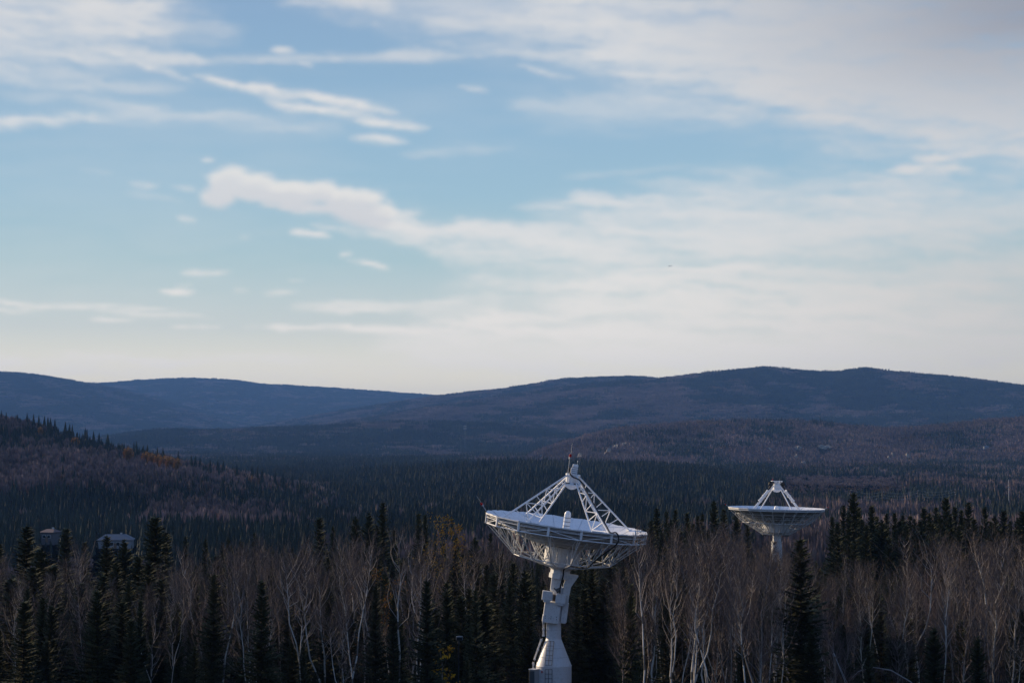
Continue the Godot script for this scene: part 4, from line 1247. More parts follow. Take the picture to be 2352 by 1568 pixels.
	s.box(Vector3(-0.16, 2.55, 0.12), Vector3(0.72, 0.95, 0.6), Basis(), 0.03)
	part("yoke_neck", s, M.paint, root)
	# slanting bracket at the elevation bearing
	s = Shape.new(); s.xf = T
	for zz in [0.32, -0.32]:
		var f := 0.06 if zz > 0 else -0.06
		var q := [Vector3(0.36, 1.9, zz), Vector3(0.8, 1.9, zz), Vector3(0.84, 2.5, zz), Vector3(1.25, 3.3, zz), Vector3(0.5, 3.3, zz), Vector3(0.34, 2.6, zz)]
		for k in range(1, 5):
			s.tri(q[0], q[k + 1], q[k]); s.tri(q[0] + Vector3(0, 0, f), q[k] + Vector3(0, 0, f), q[k + 1] + Vector3(0, 0, f))
		for k in 6: s.quad(q[k], q[(k + 1) % 6], q[(k + 1) % 6] + Vector3(0, 0, f), q[k] + Vector3(0, 0, f))
	s.box(Vector3(0.66, 2.45, 0), Vector3(0.3, 1.0, 0.6), Basis(), 0.02)
	s.tube(Vector3(0.5, 2.45, 0.38), Vector3(0.5, 2.45, 0.46), 0.14, 0.14, 14)
	part("bearing_bracket", s, M.paint, root)
	s = Shape.new(); s.xf = T
	s.lathe([Vector2(0.0, 2.95), Vector2(0.72, 2.96), Vector2(0.72, 3.25), Vector2(0.66, 3.3), Vector2(0.66, 3.5), Vector2(0.95, 3.78), Vector2(1.0, 3.82)], 8, Vector3.ZERO, false)
	part("hub_block", s, M.paint, root)
	s = Shape.new(); s.xf = T
	s.lathe([Vector2(0.4, 3.7), Vector2(1.15, 3.76), Vector2(1.22, 3.8), Vector2(1.22, 5.08), Vector2(0.4, 5.1)], 28)
	part("hub_drum", s, M.paint, root)
	var rim := 6.72
	dish(root, T, {"R": 5.5, "rim": rim, "focal": 4.6, "ribs": 16, "turn": deg_to_rad(-81.0), "tube": 0.043, "hole": 0.5, "lip": 0.06, "stiff": 13, "chord": [[5.42, 0.66], [3.3, 2.5], [1.1, 2.98]], "hoops": [0.86, 0.6]})
	# feed tower in the middle, with dark bands
	s = Shape.new(); s.xf = T
	var v0 := rim - 1.64
	s.lathe([Vector2(0.42, v0 - 0.02), Vector2(0.4, v0 + 0.25), Vector2(0.245, v0 + 0.35), Vector2(0.225, v0 + 2.2), Vector2(0.19, v0 + 2.33), Vector2(0.1, v0 + 2.41), Vector2(0.0, v0 + 2.43)], 20)
	var fd := part("feed_tower", s, M.paint, root)
	for k in 6:
		s = Shape.new(); s.xf = T
		var y := v0 + 0.6 + 0.27 * k
		s.lathe([Vector2(0.2, y), Vector2(0.246, y), Vector2(0.246, y + 0.035), Vector2(0.2, y + 0.035)], 18)
		part("clamp_band", s, M.dark_metal, fd)
	# four lattice legs
	for k in 4:
		var a := deg_to_rad(32.0 + 90.0 * k)
		var o := Vector3(cos(a), 0, -sin(a))
		var y := func(r: float) -> float: return rim - 1.64 + r * r / (4.0 * 4.6)
		var r1 := 0.95 * 5.5
		var r2 := 0.68 * 5.5
		var A := o * 0.42 + Vector3(0, rim + 3.18, 0)
		var B: Vector3 = o * r1 + Vector3(0, y.call(r1), 0)
		var C := o * 0.5 + Vector3(0, rim + 2.72, 0)
		var D: Vector3 = o * r2 + Vector3(0, y.call(r2), 0)
		s = Shape.new(); s.xf = T
		s.tube(A, B, 0.06, 0.06, 8)
		s.tube(C, D, 0.055, 0.055, 8)
		var legp := part("tripod_leg", s, M.paint, root)
		var bays := 5
		var pu := []
		var pl := []
		for i in bays + 1:
			var f := 0.16 + 0.78 * pow(float(i) / bays, 1.0)
			pu.append(A.lerp(B, f)); pl.append(C.lerp(D, f))
		for i in bays:
			var l := Shape.new(); l.xf = T
			l.tube(pu[i], pl[i], 0.03, 0.03, 5)
			if i % 2 == 0: l.tube(pl[i], pu[i + 1], 0.03, 0.03, 5)
			else: l.tube(pu[i], pl[i + 1], 0.03, 0.03, 5)
			part("lacing_bar", l, M.paint, legp)
		var ft := Shape.new(); ft.xf = T
		ft.box(B, Vector3(0.3, 0.12, 0.3), Basis(Vector3.UP, a), 0.02)
		part("leg_foot", ft, M.paint, legp)
		ft = Shape.new(); ft.xf = T
		ft.box(D, Vector3(0.26, 0.12, 0.26), Basis(Vector3.UP, a), 0.02)
		part("leg_foot", ft, M.paint, legp)
	# sub-reflector and what sits on top of it
	s = Shape.new(); s.xf = T
	s.lathe([Vector2(0.0, rim + 2.22), Vector2(0.18, rim + 2.26), Vector2(0.38, rim + 2.38), Vector2(0.57, rim + 2.5), Vector2(0.6, rim + 2.56), Vector2(0.57, rim + 2.6)], 28)
	part("sub_reflector", s, M.panel, root)
	s = Shape.new(); s.xf = T
	s.lathe([Vector2(0.3, rim + 2.58), Vector2(0.53, rim + 2.6), Vector2(0.53, rim + 2.62), Vector2(0.44, rim + 2.7), Vector2(0.46, rim + 3.1), Vector2(0.5, rim + 3.2), Vector2(0.5, rim + 3.28), Vector2(0.0, rim + 3.3)], 12, Vector3.ZERO, false)
	part("apex_housing", s, M.paint, root)
	s = Shape.new(); s.xf = T
	for k in 2: s.box(Vector3(-0.3 + 0.55 * k, rim + 2.66, 0.47), Vector3(0.3, 0.07, 0.06), Basis(), 0.01)
	part("apex_slot", s, M.dark_metal, root)
	s = Shape.new(); s.xf = T
	s.box(Vector3(0.08, rim + 3.62, 0.0), Vector3(0.38, 0.64, 0.34), Basis(Vector3.BACK, -0.03), 0.03)
	s.box(Vector3(-0.13, rim + 3.5, 0.05), Vector3(0.14, 0.42, 0.24), Basis(), 0.03)
	var fb := part("receiver_box", s, M.paint, root)
	for k in 4:
		s = Shape.new(); s.xf = T
		s.box(Vector3(0.08, rim + 3.36 + 0.13 * k, 0.0), Vector3(0.4, 0.025, 0.36), Basis(Vector3.BACK, -0.03), 0.005)
		part("strap", s, M.dark_metal, fb)
	s = Shape.new(); s.xf = T
	s.tube(Vector3(0.2, rim + 3.92, 0), Vector3(0.2, rim + 4.15, 0), 0.012, 0.012, 5)
	s.tube(Vector3(0.2, rim + 4.12, 0), Vector3(0.2, rim + 4.22, 0), 0.035, 0.03, 8)
	part("small_aerial", s, M.box, fb)
	beacon(root, T, Vector3(-0.36, rim + 3.0, 0.2), Vector3(-0.36, rim + 4.28, 0.2), 0.95, 0.095)
	beacon(root, T, Vector3(-5.45, rim + 0.05, 0.2), Vector3(-5.72, rim + 0.36, 0.2), 0.75, 0.085)
	# black cable from the top, down a leg, over the rim and back to the mast
	var a2 := deg_to_rad(302.0)
	var o2 := Vector3(cos(a2), 0, -sin(a2))
	var path := [Vector3(-0.3, rim + 3.7, 0.26), Vector3(-0.28, rim + 3.42, 0.3), Vector3(-0.15, rim + 3.2, 0.52), Vector3(0.1, rim + 3.08, 0.56), Vector3(0.34, rim + 3.02, 0.6)]
	var la := o2 * 0.42 + Vector3(0, rim + 3.18, 0)
	var lb := o2 * 5.22 + Vector3(0, rim - 0.12, 0)
	for k in 7:
		var f := 0.1 + 0.125 * k
		path.append(la.lerp(lb, f) + Vector3(0.06, 0.04, 0.1))
	path.append_array([la.lerp(lb, 0.97) + Vector3(0.05, 0.05, 0.1), o2 * 5.5 + Vector3(0.15, 0.12 + rim, 0.1), o2 * 5.62 + Vector3(0.28, rim - 0.08, 0.1), o2 * 5.62 + Vector3(0.3, rim - 0.5, 0.1), o2 * 5.3 + Vector3(0.15, rim - 0.95, 0.1), o2 * 4.6 + Vector3(0.0, rim - 1.5, 0.1), o2 * 3.9 + Vector3(-0.1, rim - 2.1, 0.1), o2 * 3.3 + Vector3(-0.15, rim - 2.55, 0.15), o2 * 2.6 + Vector3(-0.4, rim - 2.66, 0.1), o2 * 1.9 + Vector3(-0.5, rim - 2.72, 0.1), o2 * 1.3 + Vector3(-0.5, rim - 3.0, 0.1), Vector3(0.2, rim - 3.5, 0.85), Vector3(0.12, rim - 4.2, 0.62), Vector3(0.14, rim - 4.7, 0.6)])
	var curve := Curve3D.new()
	for i in path.size():
		var tan_: Vector3 = (path[mini(i + 1, path.size() - 1)] - path[maxi(i - 1, 0)]) / 6.0
		curve.add_point(path[i], -tan_, tan_)
	s = Shape.new(); s.xf = T
	var pts := []
	var L := curve.get_baked_length()
	for i in 121: pts.append(curve.sample_baked(L * i / 120.0))
	s.line(pts, 0.05, 0.05, 7)
	part("cable", s, M.rubber, root)

func far_dish() -> void:
	var gx := (1782.0 - 1176.0) / F * 200.0
	var gy := ground_y(gx, -200.0)
	var root := thing("dish_antenna", "white dish antenna pointing straight up behind bare birches, boxes on its feed legs", "dish antenna", Vector3(gx, gy, -200.0))
	var rim := 11.95 - gy
	var T := Transform3D(Basis(Vector3.BACK, deg_to_rad(-1.35)), Vector3.ZERO)
	T.origin = Vector3(0, rim, 0) - T.basis * Vector3(0, rim, 0)
	var s := Shape.new()
	s.lathe([Vector2(1.6, -0.4), Vector2(1.6, 0.25), Vector2(1.1, 0.3)], 28)
	part("footing", s, flat(0.35, 0.34, 0.32, 0.9), root)
	s = Shape.new()
	s.lathe([Vector2(1.2, 0.2), Vector2(1.2, 4.2), Vector2(0.95, 5.6), Vector2(0.6, 7.4), Vector2(0.55, rim - 3.6), Vector2(0.6, rim - 3.5), Vector2(0.0, rim - 3.45)], 32)
	part("mast", s, M.paint, root)
	s = Shape.new(); s.xf = T
	s.box(Vector3(0.1, rim - 3.1, 0.1), Vector3(0.8, 0.8, 0.8), Basis(), 0.04)
	part("yoke_neck", s, M.paint, root)
	s = Shape.new(); s.xf = T
	s.tube(Vector3(-0.3, rim - 3.75, 0.55), Vector3(-0.1, rim - 3.45, 0.6), 0.16, 0.16, 8)
	s.box(Vector3(1.05, rim - 2.8, 0.3), Vector3(0.55, 0.2, 0.4), Basis(), 0.02)
	s.box(Vector3(-1.2, rim - 2.8, 0.2), Vector3(0.45, 0.18, 0.4), Basis(), 0.02)
	part("drive_motor", s, M.dark_metal, root)
	s = Shape.new(); s.xf = T
	s.lathe([Vector2(0.0, rim - 2.78), Vector2(0.75, rim - 2.76), Vector2(1.3, rim - 2.5), Vector2(1.3, rim - 1.6), Vector2(0.3, rim - 1.58)], 24)
	part("hub_drum", s, M.paint, root)
	dish(root, T, {"R": 5.0, "rim": rim, "focal": 4.0, "ribs": 24, "turn": deg_to_rad(-87.5), "tube": 0.042, "hole": 0.4, "lip": 0.015, "stiff": 3, "chord": [[4.95, 0.2], [3.55, 1.5], [2.4, 2.15], [1.5, 2.72]], "hoops": [0.82, 0.6]})
	# feed horn in the middle of the bowl
	var v0 := rim - 25.0 / 16.0
	s = Shape.new(); s.xf = T
	s.lathe([Vector2(0.5, v0 - 0.02), Vector2(0.46, v0 + 0.2), Vector2(0.3, v0 + 0.3), Vector2(0.27, v0 + 1.45), Vector2(0.17, v0 + 1.72), Vector2(0.13, v0 + 1.78), Vector2(0.0, v0 + 1.78)], 20)
	part("feed_horn", s, M.paint, root)
	for k in 4:
		var a := deg_to_rad(30.0 + 90.0 * k)
		a -= deg_to_rad(3.0)
		var o := Vector3(cos(a), 0, -sin(a))
		var r := 3.45
		var A := o * 0.42 + Vector3(0, rim + 2.3, 0)
		var B := o * r + Vector3(0, v0 + r * r / 16.0, 0)
		s = Shape.new(); s.xf = T
		var fat := absf(o.x) > 0.7
		s.tube(A, B, 0.075 if fat else 0.06, 0.085 if fat else 0.06, 8)
		var lg := part("tripod_leg", s, M.paint, root)
		if fat:
			var d := (B - A).normalized()
			var bb := Basis(d.cross(Vector3.BACK).normalized(), d, d.cross(Vector3.BACK).normalized().cross(d))
			var up := (o + Vector3(0, 0.9, 0)).normalized() * 0.16
			s = Shape.new(); s.xf = T
			s.box(A.lerp(B, 0.36) + up, Vector3(0.16, 1.35, 0.3), bb, 0.03)
			part("cable_box", s, M.paint, lg)
			s = Shape.new(); s.xf = T
			for f in [0.2, 0.36, 0.53]: s.box(A.lerp(B, f) + up * 0.6, Vector3(0.36, 0.06, 0.36), bb, 0.01)
			part("box_clip", s, M.paint, lg)
			s = Shape.new(); s.xf = T
			s.tube(A.lerp(B, 0.58) + up * 0.7, A.lerp(B, 0.98) + up * 0.5, 0.07, 0.06, 6)
			part("conduit", s, M.paint, lg)
			# dark flexible pipes from the boxes up to the receiver
			var pp := [A.lerp(B, 0.14) + up, A.lerp(B, 0.03) + up * 1.6, A + o * 0.5 + Vector3(0, 0.1, 0), A + o * 0.45 + Vector3(0, 0.36, 0), A + o * -0.05 + Vector3(0, 0.36, 0.05)]
			s = Shape.new(); s.xf = T
			s.line(pp, 0.11, 0.11, 7)
			part("flexible_pipe", s, M.rubber, lg)
	s = Shape.new(); s.xf = T
	s.lathe([Vector2(0.0, rim + 1.62), Vector2(0.25, rim + 1.67), Vector2(0.44, rim + 1.8), Vector2(0.49, rim + 1.88), Vector2(0.42, rim + 1.92), Vector2(0.38, rim + 1.94), Vector2(0.38, rim + 2.38), Vector2(0.3, rim + 2.5), Vector2(0.0, rim + 2.52)], 24)
	part("sub_reflector", s, M.paint, root)
	s = Shape.new(); s.xf = T
	for k in 5: s.tube(Vector3(-0.28 + 0.14 * k, rim + 2.45, 0.2 - 0.12 * (k % 3)), Vector3(-0.28 + 0.14 * k, rim + 2.78, 0.2 - 0.12 * (k % 3)), 0.035, 0.035, 6)
	s.box(Vector3(0.0, rim + 2.62, 0.0), Vector3(0.7, 0.09, 0.5), Basis(), 0.02)
	part("receiver_rack", s, M.paint, root)
	s = Shape.new(); s.xf = T
	var ring := []
	for k in 25: ring.append(Vector3(0.6 * cos(TAU * k / 24), rim + 2.78, 0.6 * sin(TAU * k / 24)))
	s.line(ring, 0.035, 0.035, 5)
	for k in 6: s.tube(ring[k * 4], Vector3(0.3 * cos(TAU * k / 6), rim + 2.5, 0.3 * sin(TAU * k / 6)), 0.025, 0.025, 5)
	part("guard_ring", s, M.paint, root)
	s = Shape.new(); s.xf = T
	s.tube(Vector3(0.3, rim + 2.75, 0), Vector3(0.3, rim + 3.05, 0), 0.015, 0.01, 5)
	part("lightning_rod", s, M.galv, root)
	beacon(root, T, Vector3(-0.45, rim + 2.6, 0.1), Vector3(-0.45, rim + 2.8, 0.1), 0.4, 0.06)
	beacon(root, T, Vector3(-4.95, rim - 0.02, 0.1), Vector3(-5.22, rim + 0.16, 0.1), 0.35, 0.065)
	beacon(root, T, Vector3(4.95, rim - 0.02, 0.1), Vector3(5.22, rim + 0.1, 0.1), 0.0, 0.065)

# ------------------------------------------------------------------ houses, poles and wires, small things far off
func hit(px: float, py: float, from := 150.0, to := 12000.0) -> Vector3:
	# where the line of sight through that pixel meets the land
	var d := from
	while d < to:
		var x := (px - 1176.0) / F * d
		var y := EYE.y - (py - ROW) / F * d
		if land_y(x, -d) >= y: return Vector3(x, land_y(x, -d), -d)
		d *= 1.002
	return Vector3((px - 1176.0) / F * to, 0, -to)

func house(called: String, label: String, at: Vector3, size: Vector3, roof_h: float, turn: float, wall: Material, roof: Material, windows: int) -> void:
	var o := thing(called, label, "house", at)
	o.rotation.y = turn
	var h := size / 2
	var s := Shape.new()
	s.box(Vector3(0, size.y / 2 - 0.4, 0), Vector3(size.x, size.y + 0.8, size.z), Basis(), 0.03)
	var w := part("wall", s, wall, o)
	s = Shape.new()
	var e := 0.5
	var A := Vector3(-h.x - e, size.y, h.z + e)
	var B := Vector3(h.x + e, size.y, h.z + e)
	var C := Vector3(h.x + e, size.y, -h.z - e)
	var D := Vector3(-h.x - e, size.y, -h.z - e)
	var P := Vector3(-h.x * 0.62, size.y + roof_h, 0)
	var Q := Vector3(h.x * 0.62, size.y + roof_h, 0)
	s.quad(A, P, Q, B); s.quad(C, Q, P, D); s.tri(B, Q, C); s.tri(D, P, A)
	s.quad(A, B, C, D)
	var r := part("roof", s, roof, o)
	s = Shape.new()
	s.box(Vector3(h.x * 0.3, size.y + roof_h * 0.9, -0.4), Vector3(0.6, 1.2, 0.6))
	part("chimney", s, M.cabinet, r)
	for k in windows:
		var x := lerpf(-h.x * 0.75, h.x * 0.75, (k + 0.5) / windows)
		s = Shape.new()
		s.box(Vector3(x, size.y * 0.58, h.z + 0.02), Vector3(1.2, 1.2, 0.06), Basis(), 0.01)
		var f := part("window", s, M.box, w)
		s = Shape.new()
		s.box(Vector3(x, size.y * 0.58, h.z + 0.06), Vector3(1.0, 1.0, 0.03), Basis(), 0.005)
		part("pane", s, M.pane, w)
		f.name = "window_frame"
	s = Shape.new()
	s.box(Vector3(h.x * 0.02, 1.0, h.z + 0.03), Vector3(0.95, 2.0, 0.07), Basis(), 0.01)
	part("door", s, M.brown, w)

func make_far_things() -> void:
	M.pane = flat(0.02, 0.025, 0.03, 0.12)
	var white := flat(0.28, 0.30, 0.32, 0.8)
	var tin := flat(0.10, 0.115, 0.14, 0.7)
	var grey_wall := flat(0.13, 0.12, 0.125, 0.9)
	var red_roof := flat(0.13, 0.085, 0.08, 0.8)
	var x := (269.0 - 1176.0) / F * 620.0
	CLEARINGS.append([x, 620.0, 7.0, 8.0, 230.0])
	house("house", "white house with a grey hipped roof behind the spruces below the hillside", Vector3(x, ground_y(x, -620.0) - 0.3, -620.0), Vector3(10.8, 3.0, 8.0), 1.7, 0.12, white, tin, 4)
	x = (119.0 - 1176.0) / F * 640.0
	CLEARINGS.append([x, 640.0, 3.5, 5.0, 230.0])
	house("house", "small grey house with a reddish roof half hidden by a shaggy spruce", Vector3(x, ground_y(x, -640.0) + 1.0, -640.0), Vector3(4.6, 3.4, 5.0), 1.0, -0.3, grey_wall, red_roof, 2)
	# buildings and a lorry trailer far across the valley
	for a in [[877, 1016, "house", "tiny pale house shining in the woods below the low ridge", 7.0], [1203, 1043, "house", "tiny pale house among trees at the foot of the bluff", 7.0], [1219, 1041, "house", "tiny pale house beside the white trailer at the foot of the bluff", 8.0], [1961, 968, "house", "tiny pale house on the crest of the bluff", 6.0], [1780, 1138, "house", "tiny pale shed in the low scrub behind the upright dish", 3.0], [2264, 1030, "house", "tiny pale house high on the bluff's wooded side", 8.0]]:
		var p := hit(a[0], a[1] + 2.0, 1400.0)
		var d := -p.z
		CLEARINGS.append([p.x, d, a[4] * 0.75, a[4] * 1.2, maxf(90.0, d * 0.03)])
		house(a[2], a[3], p, Vector3(a[4], a[4] * 0.45, a[4] * 0.7), a[4] * 0.2, 0.2, white, red_roof if a[0] == 877 else tin, 2)
	var tp := hit(1247.0, 1050.0, 1400.0)
	CLEARINGS.append([tp.x, -tp.z, 6.5, 4.0, 150.0])
	var tr := thing("trailer", "white box trailer standing at the foot of the bluff", "trailer", tp)
	var s := Shape.new()
	s.box(Vector3(0, 2.6, 0), Vector3(9.0, 2.8, 2.5), Basis(), 0.05)
	part("body", s, white, tr)
	for k in [-3.2, -2.0, 3.0]:
		s = Shape.new()
		s.tube(Vector3(k, 0.6, -1.2), Vector3(k, 0.6, 1.2), 0.6, 0.6, 12)
		part("wheel", s, M.rubber, tr)
	# lattice mast in the valley
	var mp := hit(1068.0, 1036.0, 2500.0)
	var mh: float = EYE.y - (978.0 - ROW) / F * -mp.z - mp.y
	var mo := thing("radio_mast", "thin lattice radio mast rising from the valley woods", "mast", mp)
	s = Shape.new()
	var w := 1.6
	for k in 4:
		var c := Vector3([-1, 1, 1, -1][k], 0, [-1, -1, 1, 1][k])
		s.tube(c * w, c * w * 0.45 + Vector3(0, mh, 0), 0.12, 0.1, 5)
	for k in 24:
		var f := float(k) / 24
		var g := float(k + 1) / 24
		for e in 4:
			var c := Vector3([-1, 1, 1, -1][e], 0, [-1, -1, 1, 1][e])
			var q := Vector3([1, 1, -1, -1][e], 0, [-1, 1, 1, -1][e])
			s.tube(c * w * (1.0 - 0.55 * f) + Vector3(0, mh * f, 0), q * w * (1.0 - 0.55 * g) + Vector3(0, mh * g, 0), 0.06, 0.06, 4)
	part("lattice", s, M.cabinet_door, mo)
	for y in [0.9, 0.99]:
		s = Shape.new()
		for k in 6:
			var a := TAU * k / 6
			s.box(Vector3(cos(a) * 3.0, mh * y, sin(a) * 3.0), Vector3(0.7, 3.2, 0.5), Basis(Vector3.UP, -a), 0.05)
			s.tube(Vector3(0, mh * y, 0), Vector3(cos(a) * 3.0, mh * y, sin(a) * 3.0), 0.08, 0.08, 4)
		part("aerial_ring", s, M.cabinet, mo)
	# power line
	var tops := []
	for a in [[1952, 1126, 800], [2026, 1130, 880], [2106, 1127, 950], [2192, 1124, 1030]]:
		var px: float = (a[0] - 1176.0) / F * a[2]
		var gy := ground_y(px, -a[2])
		var top: float = EYE.y - (a[1] - ROW) / F * a[2]
		var o := thing("power_pole", "wooden power pole with three stacked arms in the valley woods", "power pole", Vector3(px, gy - 0.5, -a[2]), "power poles in the valley")
		s = Shape.new()
		s.tube(Vector3.ZERO, Vector3(0, top - gy + 0.9, 0), 0.2, 0.13, 8)
		part("pole", s, M.wood, o)
		var hooks := []
		for k in 3:
			var y := top - gy + 0.5 - 1.35 * k
			s = Shape.new()
			s.box(Vector3(0, y, 0), Vector3(1.9, 0.14, 0.14), Basis(Vector3.UP, 1.0), 0.02)
			var arm := part("arm", s, M.wood, o)
			var hk := Basis(Vector3.UP, 1.0) * Vector3(0.9 if k != 1 else -0.9, 0, 0) + Vector3(0, y, 0)
			s = Shape.new()
			s.tube(hk, hk + Vector3(0, 0.35, 0), 0.08, 0.06, 6)
			part("insulator", s, M.box, arm)
			hooks.append(o.position + hk + Vector3(0, 0.35, 0))
		tops.append(hooks)
	for k in 3:
		s = Shape.new()
		for i in 3:
			var pts := []
			for q in 13:
				var f := q / 12.0
				pts.append(tops[i][k].lerp(tops[i + 1][k], f) - Vector3(0, 4.0 * f * (1.0 - f) * 1.3, 0))
			s.line(pts, 0.03, 0.03, 5)
		var o := MeshInstance3D.new()
		o.name = numbered("power_cable")
		o.mesh = s.mesh(M.galv)
		add_child(o)
		tag(o, ["top", "middle", "lowest"][k] + " sagging cable of the power line in the valley", "cable", "cables of the power line")
	# tall thin pole on the far right of the valley
	for a in [[2315, 1098, 1000], [2054, 1068, 2400]]:
		var px: float = (a[0] - 1176.0) / F * a[2]
		var gy := ground_y(px, -a[2])
		var o := thing("tall_pole", "thin pale pole in the woods past the power line" if a[0] > 2100 else "small pylon in front of the scarred bluff", "pole", Vector3(px, gy - 0.5, -a[2]))
		var h: float = EYE.y - (a[1] - ROW) / F * a[2] - gy
		s = Shape.new()
		s.tube(Vector3.ZERO, Vector3(0, h, 0), 0.22, 0.12, 6)
		part("pole", s, M.galv, o)
		s = Shape.new()
		s.box(Vector3(0, h * 0.8, 0), Vector3(1.6, 0.2, 0.2), Basis(), 0.02)
		part("arm", s, M.galv, o)
	# floodlight on a post beside the mast
	var lx := (1054.0 - 1176.0) / F * 116.0
	var ly := ground_y(lx, -116.0)
	var lh := EYE.y - 462.0 / F * 116.0 - ly
	var soot := flat(0.02, 0.021, 0.023, 0.7)
	var lo := thing("lamp_post", "dark post with a small square floodlight in front of the spruces", "lamp post", Vector3(lx, ly, -116.0))
	s = Shape.new()
	s.tube(Vector3(0, -0.3, 0), Vector3(0, lh - 0.15, 0), 0.045, 0.04, 8)
	part("post", s, soot, lo)
	s = Shape.new()
	s.box(Vector3(0.05, lh, 0), Vector3(0.42, 0.26, 0.3), Basis(), 0.04)
	var hd := part("lamp_head", s, M.cabinet_door, lo)
	s = Shape.new()
	s.box(Vector3(0.05, lh - 0.02, 0.155), Vector3(0.32, 0.18, 0.02), Basis(), 0.005)
	part("lamp_glass", s, M.pane, hd)
	s = Shape.new()
	s.tube(Vector3(0, lh - 0.3, 0), Vector3(0.0, lh - 0.12, 0.02), 0.08, 0.05, 8)
	part("bracket", s, M.dark_metal, hd)
	# stayed pole at the lower edge
	var sx := (1914.0 - 1176.0) / F * 111.0
	var sy := ground_y(sx, -111.0)
	var sh := EYE.y - 503.0 / F * 111.0 - sy
	var so := thing("stayed_pole", "thin wooden pole held by two stay wires below the upright dish", "pole", Vector3(sx, sy, -111.0))
	s = Shape.new()
	s.tube(Vector3(0, -0.3, 0), Vector3(0, sh, 0), 0.06, 0.05, 8)
	part("pole", s, flat(0.2, 0.14, 0.1, 0.9), so)
	s = Shape.new()
	s.tube(Vector3(0, sh - 0.02, 0), Vector3(-0.08, sh + 0.18, 0), 0.04, 0.03, 6)
	part("cap", s, M.galv, so)
	for k in 2:
		s = Shape.new()
		s.tube(Vector3(0.03, sh - 0.1, 0), Vector3(2.6 + 0.6 * k, -0.1, 0.8 - 1.2 * k), 0.014, 0.014, 5)
		part("stay_wire", s, M.galv, so)
	# bare earth on the face of the bluff
	for a in [[1395, 1046, 16, 9, -0.7], [1412, 1034, 14, 7, -0.5], [1432, 1028, 14, 5, -0.2], [1330, 1056, 12, 9, -0.8], [1355, 1003, 16, 5, 0.1], [1832, 1036, 20, 6, 0.0], [1888, 1034, 24, 6, 0.1], [1900, 1033, 18, 5, 0.0], [1828, 1058, 8, 9, 0.3], [1845, 1072, 12, 7, 0.2], [2050, 1054, 8, 10, 0.5], [2085, 1058, 12, 12, 0.6], [2040, 1060, 6, 8, 0.4], [1770, 1040, 14, 4, 0.5]]:
		var p := hit(a[0], a[1], 1500.0)
		var k := -p.z / F
		CLEARINGS.append([p.x, -p.z, a[2] * k * 0.5, 8.0, 130.0])
		s = Shape.new()
		var nx := 8
		var g := RandomNumberGenerator.new()
		g.seed = int(a[0])
		var grid := []
		for j in 4:
			var row := []
			for i in nx + 1:
				var u := (float(i) / nx - 0.5)
				var q := (j / 3.0 - 0.5)
				var taper := 1.0 - pow(absf(u) * 2.0, 2.0) * 0.8
				row.append(Vector3(u * a[2] * k, (q * taper * a[3] * 1.5 - u * a[2] * a[4]) * k + g.randf_range(-1, 1), -q * 9.0 + g.randf_range(-1.2, 1.2)))
			grid.append(row)
		for j in 3:
			for i in nx:
				s.col = Color(0.33, 0.27, 0.20) * g.randf_range(0.6, 1.2)
				s.quad(grid[j][i], grid[j + 1][i], grid[j + 1][i + 1], grid[j][i + 1])
		var o := structure("earth_scar", s.mesh(M.plant), "bare pale earth scar on the steep face of the bluff", "earth scar")
		o.set_meta("group", "bare earth scars on the bluff")
		o.position = p + Vector3(0, 5.0, 5.0)
	# light aircraft under the cloud
	var ap := Vector3((1541.0 - 1176.0) / F * 4500.0, EYE.y + (ROW - 610.4) / F * 4500.0, -4500.0)
	var ao := thing("airplane", "tiny light airplane flying under the pale cloud", "airplane", ap)
	ao.rotation.y = -0.6
	s = Shape.new()
	s.line([Vector3(-4, 0.2, 0), Vector3(-3, 0, 0), Vector3(-1, 0, 0), Vector3(1.0, 0.1, 0), Vector3(4.0, 0.3, 0)], 0.6, 0.2, 8)
	part("fuselage", s, M.cabinet_door, ao)
	s = Shape.new()
	s.box(Vector3(-1.2, 0.6, 0), Vector3(1.5, 0.15, 10.5), Basis(), 0.03)
	part("wing", s, M.cabinet_door, ao)
	s = Shape.new()
	s.box(Vector3(3.7, 0.4, 0), Vector3(0.9, 0.1, 3.2), Basis(), 0.02)
	part("tailplane", s, M.cabinet_door, ao)
	s = Shape.new()
	s.box(Vector3(3.8, 1.0, 0), Vector3(0.9, 1.4, 0.12), Basis(Vector3.BACK, -0.2), 0.02)
	part("fin", s, M.cabinet_door, ao)
	# birch bowed down to the ground at the lower edge
	var bx := (2120.0 - 1176.0) / F * 110.0
	var by := ground_y(bx, -110.0)
	var bo := thing("bowed_birch", "pale birch bowed over in an arch below the power line", "birch", Vector3(bx, by, -110.0))
	var arc := [Vector3(1.4, -0.3, 0), Vector3(0.9, 2.6, 0), Vector3(0.2, 4.6, 0.1), Vector3(-0.9, 5.7, 0.1), Vector3(-2.0, 6.35, 0.2), Vector3(-3.1, 6.55, 0.3), Vector3(-3.9, 6.3, 0.3), Vector3(-4.4, 5.8, 0.3)]
	s = Shape.new()
	s.col = Color(0.33, 0.31, 0.29)
	s.line(arc, 0.055, 0.012, 6)
	part("trunk", s, M.plant, bo)
	s = Shape.new()
	var bg := RandomNumberGenerator.new()
	bg.seed = 3
	for k in 240:
		var f := bg.randf_range(3.0, 6.99)
		var p: Vector3 = arc[int(f)].lerp(arc[int(f) + 1], f - int(f))
		var e := p + Vector3(bg.randf_range(-1.0, 0.2), bg.randf_range(-1.1, 0.35), bg.randf_range(-0.6, 0.6)) * bg.randf_range(0.4, 1.2)
		s.col = Color(0.16, 0.11, 0.1) * bg.randf_range(0.7, 1.2)
		needle(s, p, e, 0.018, bg)
	part("crown", s, M.plant, bo)
	# spruces that stand out along the crest of the near hill, and its last orange birches
	var fs := Shape.new()
	var g2 := RandomNumberGenerator.new()
	g2.seed = 12
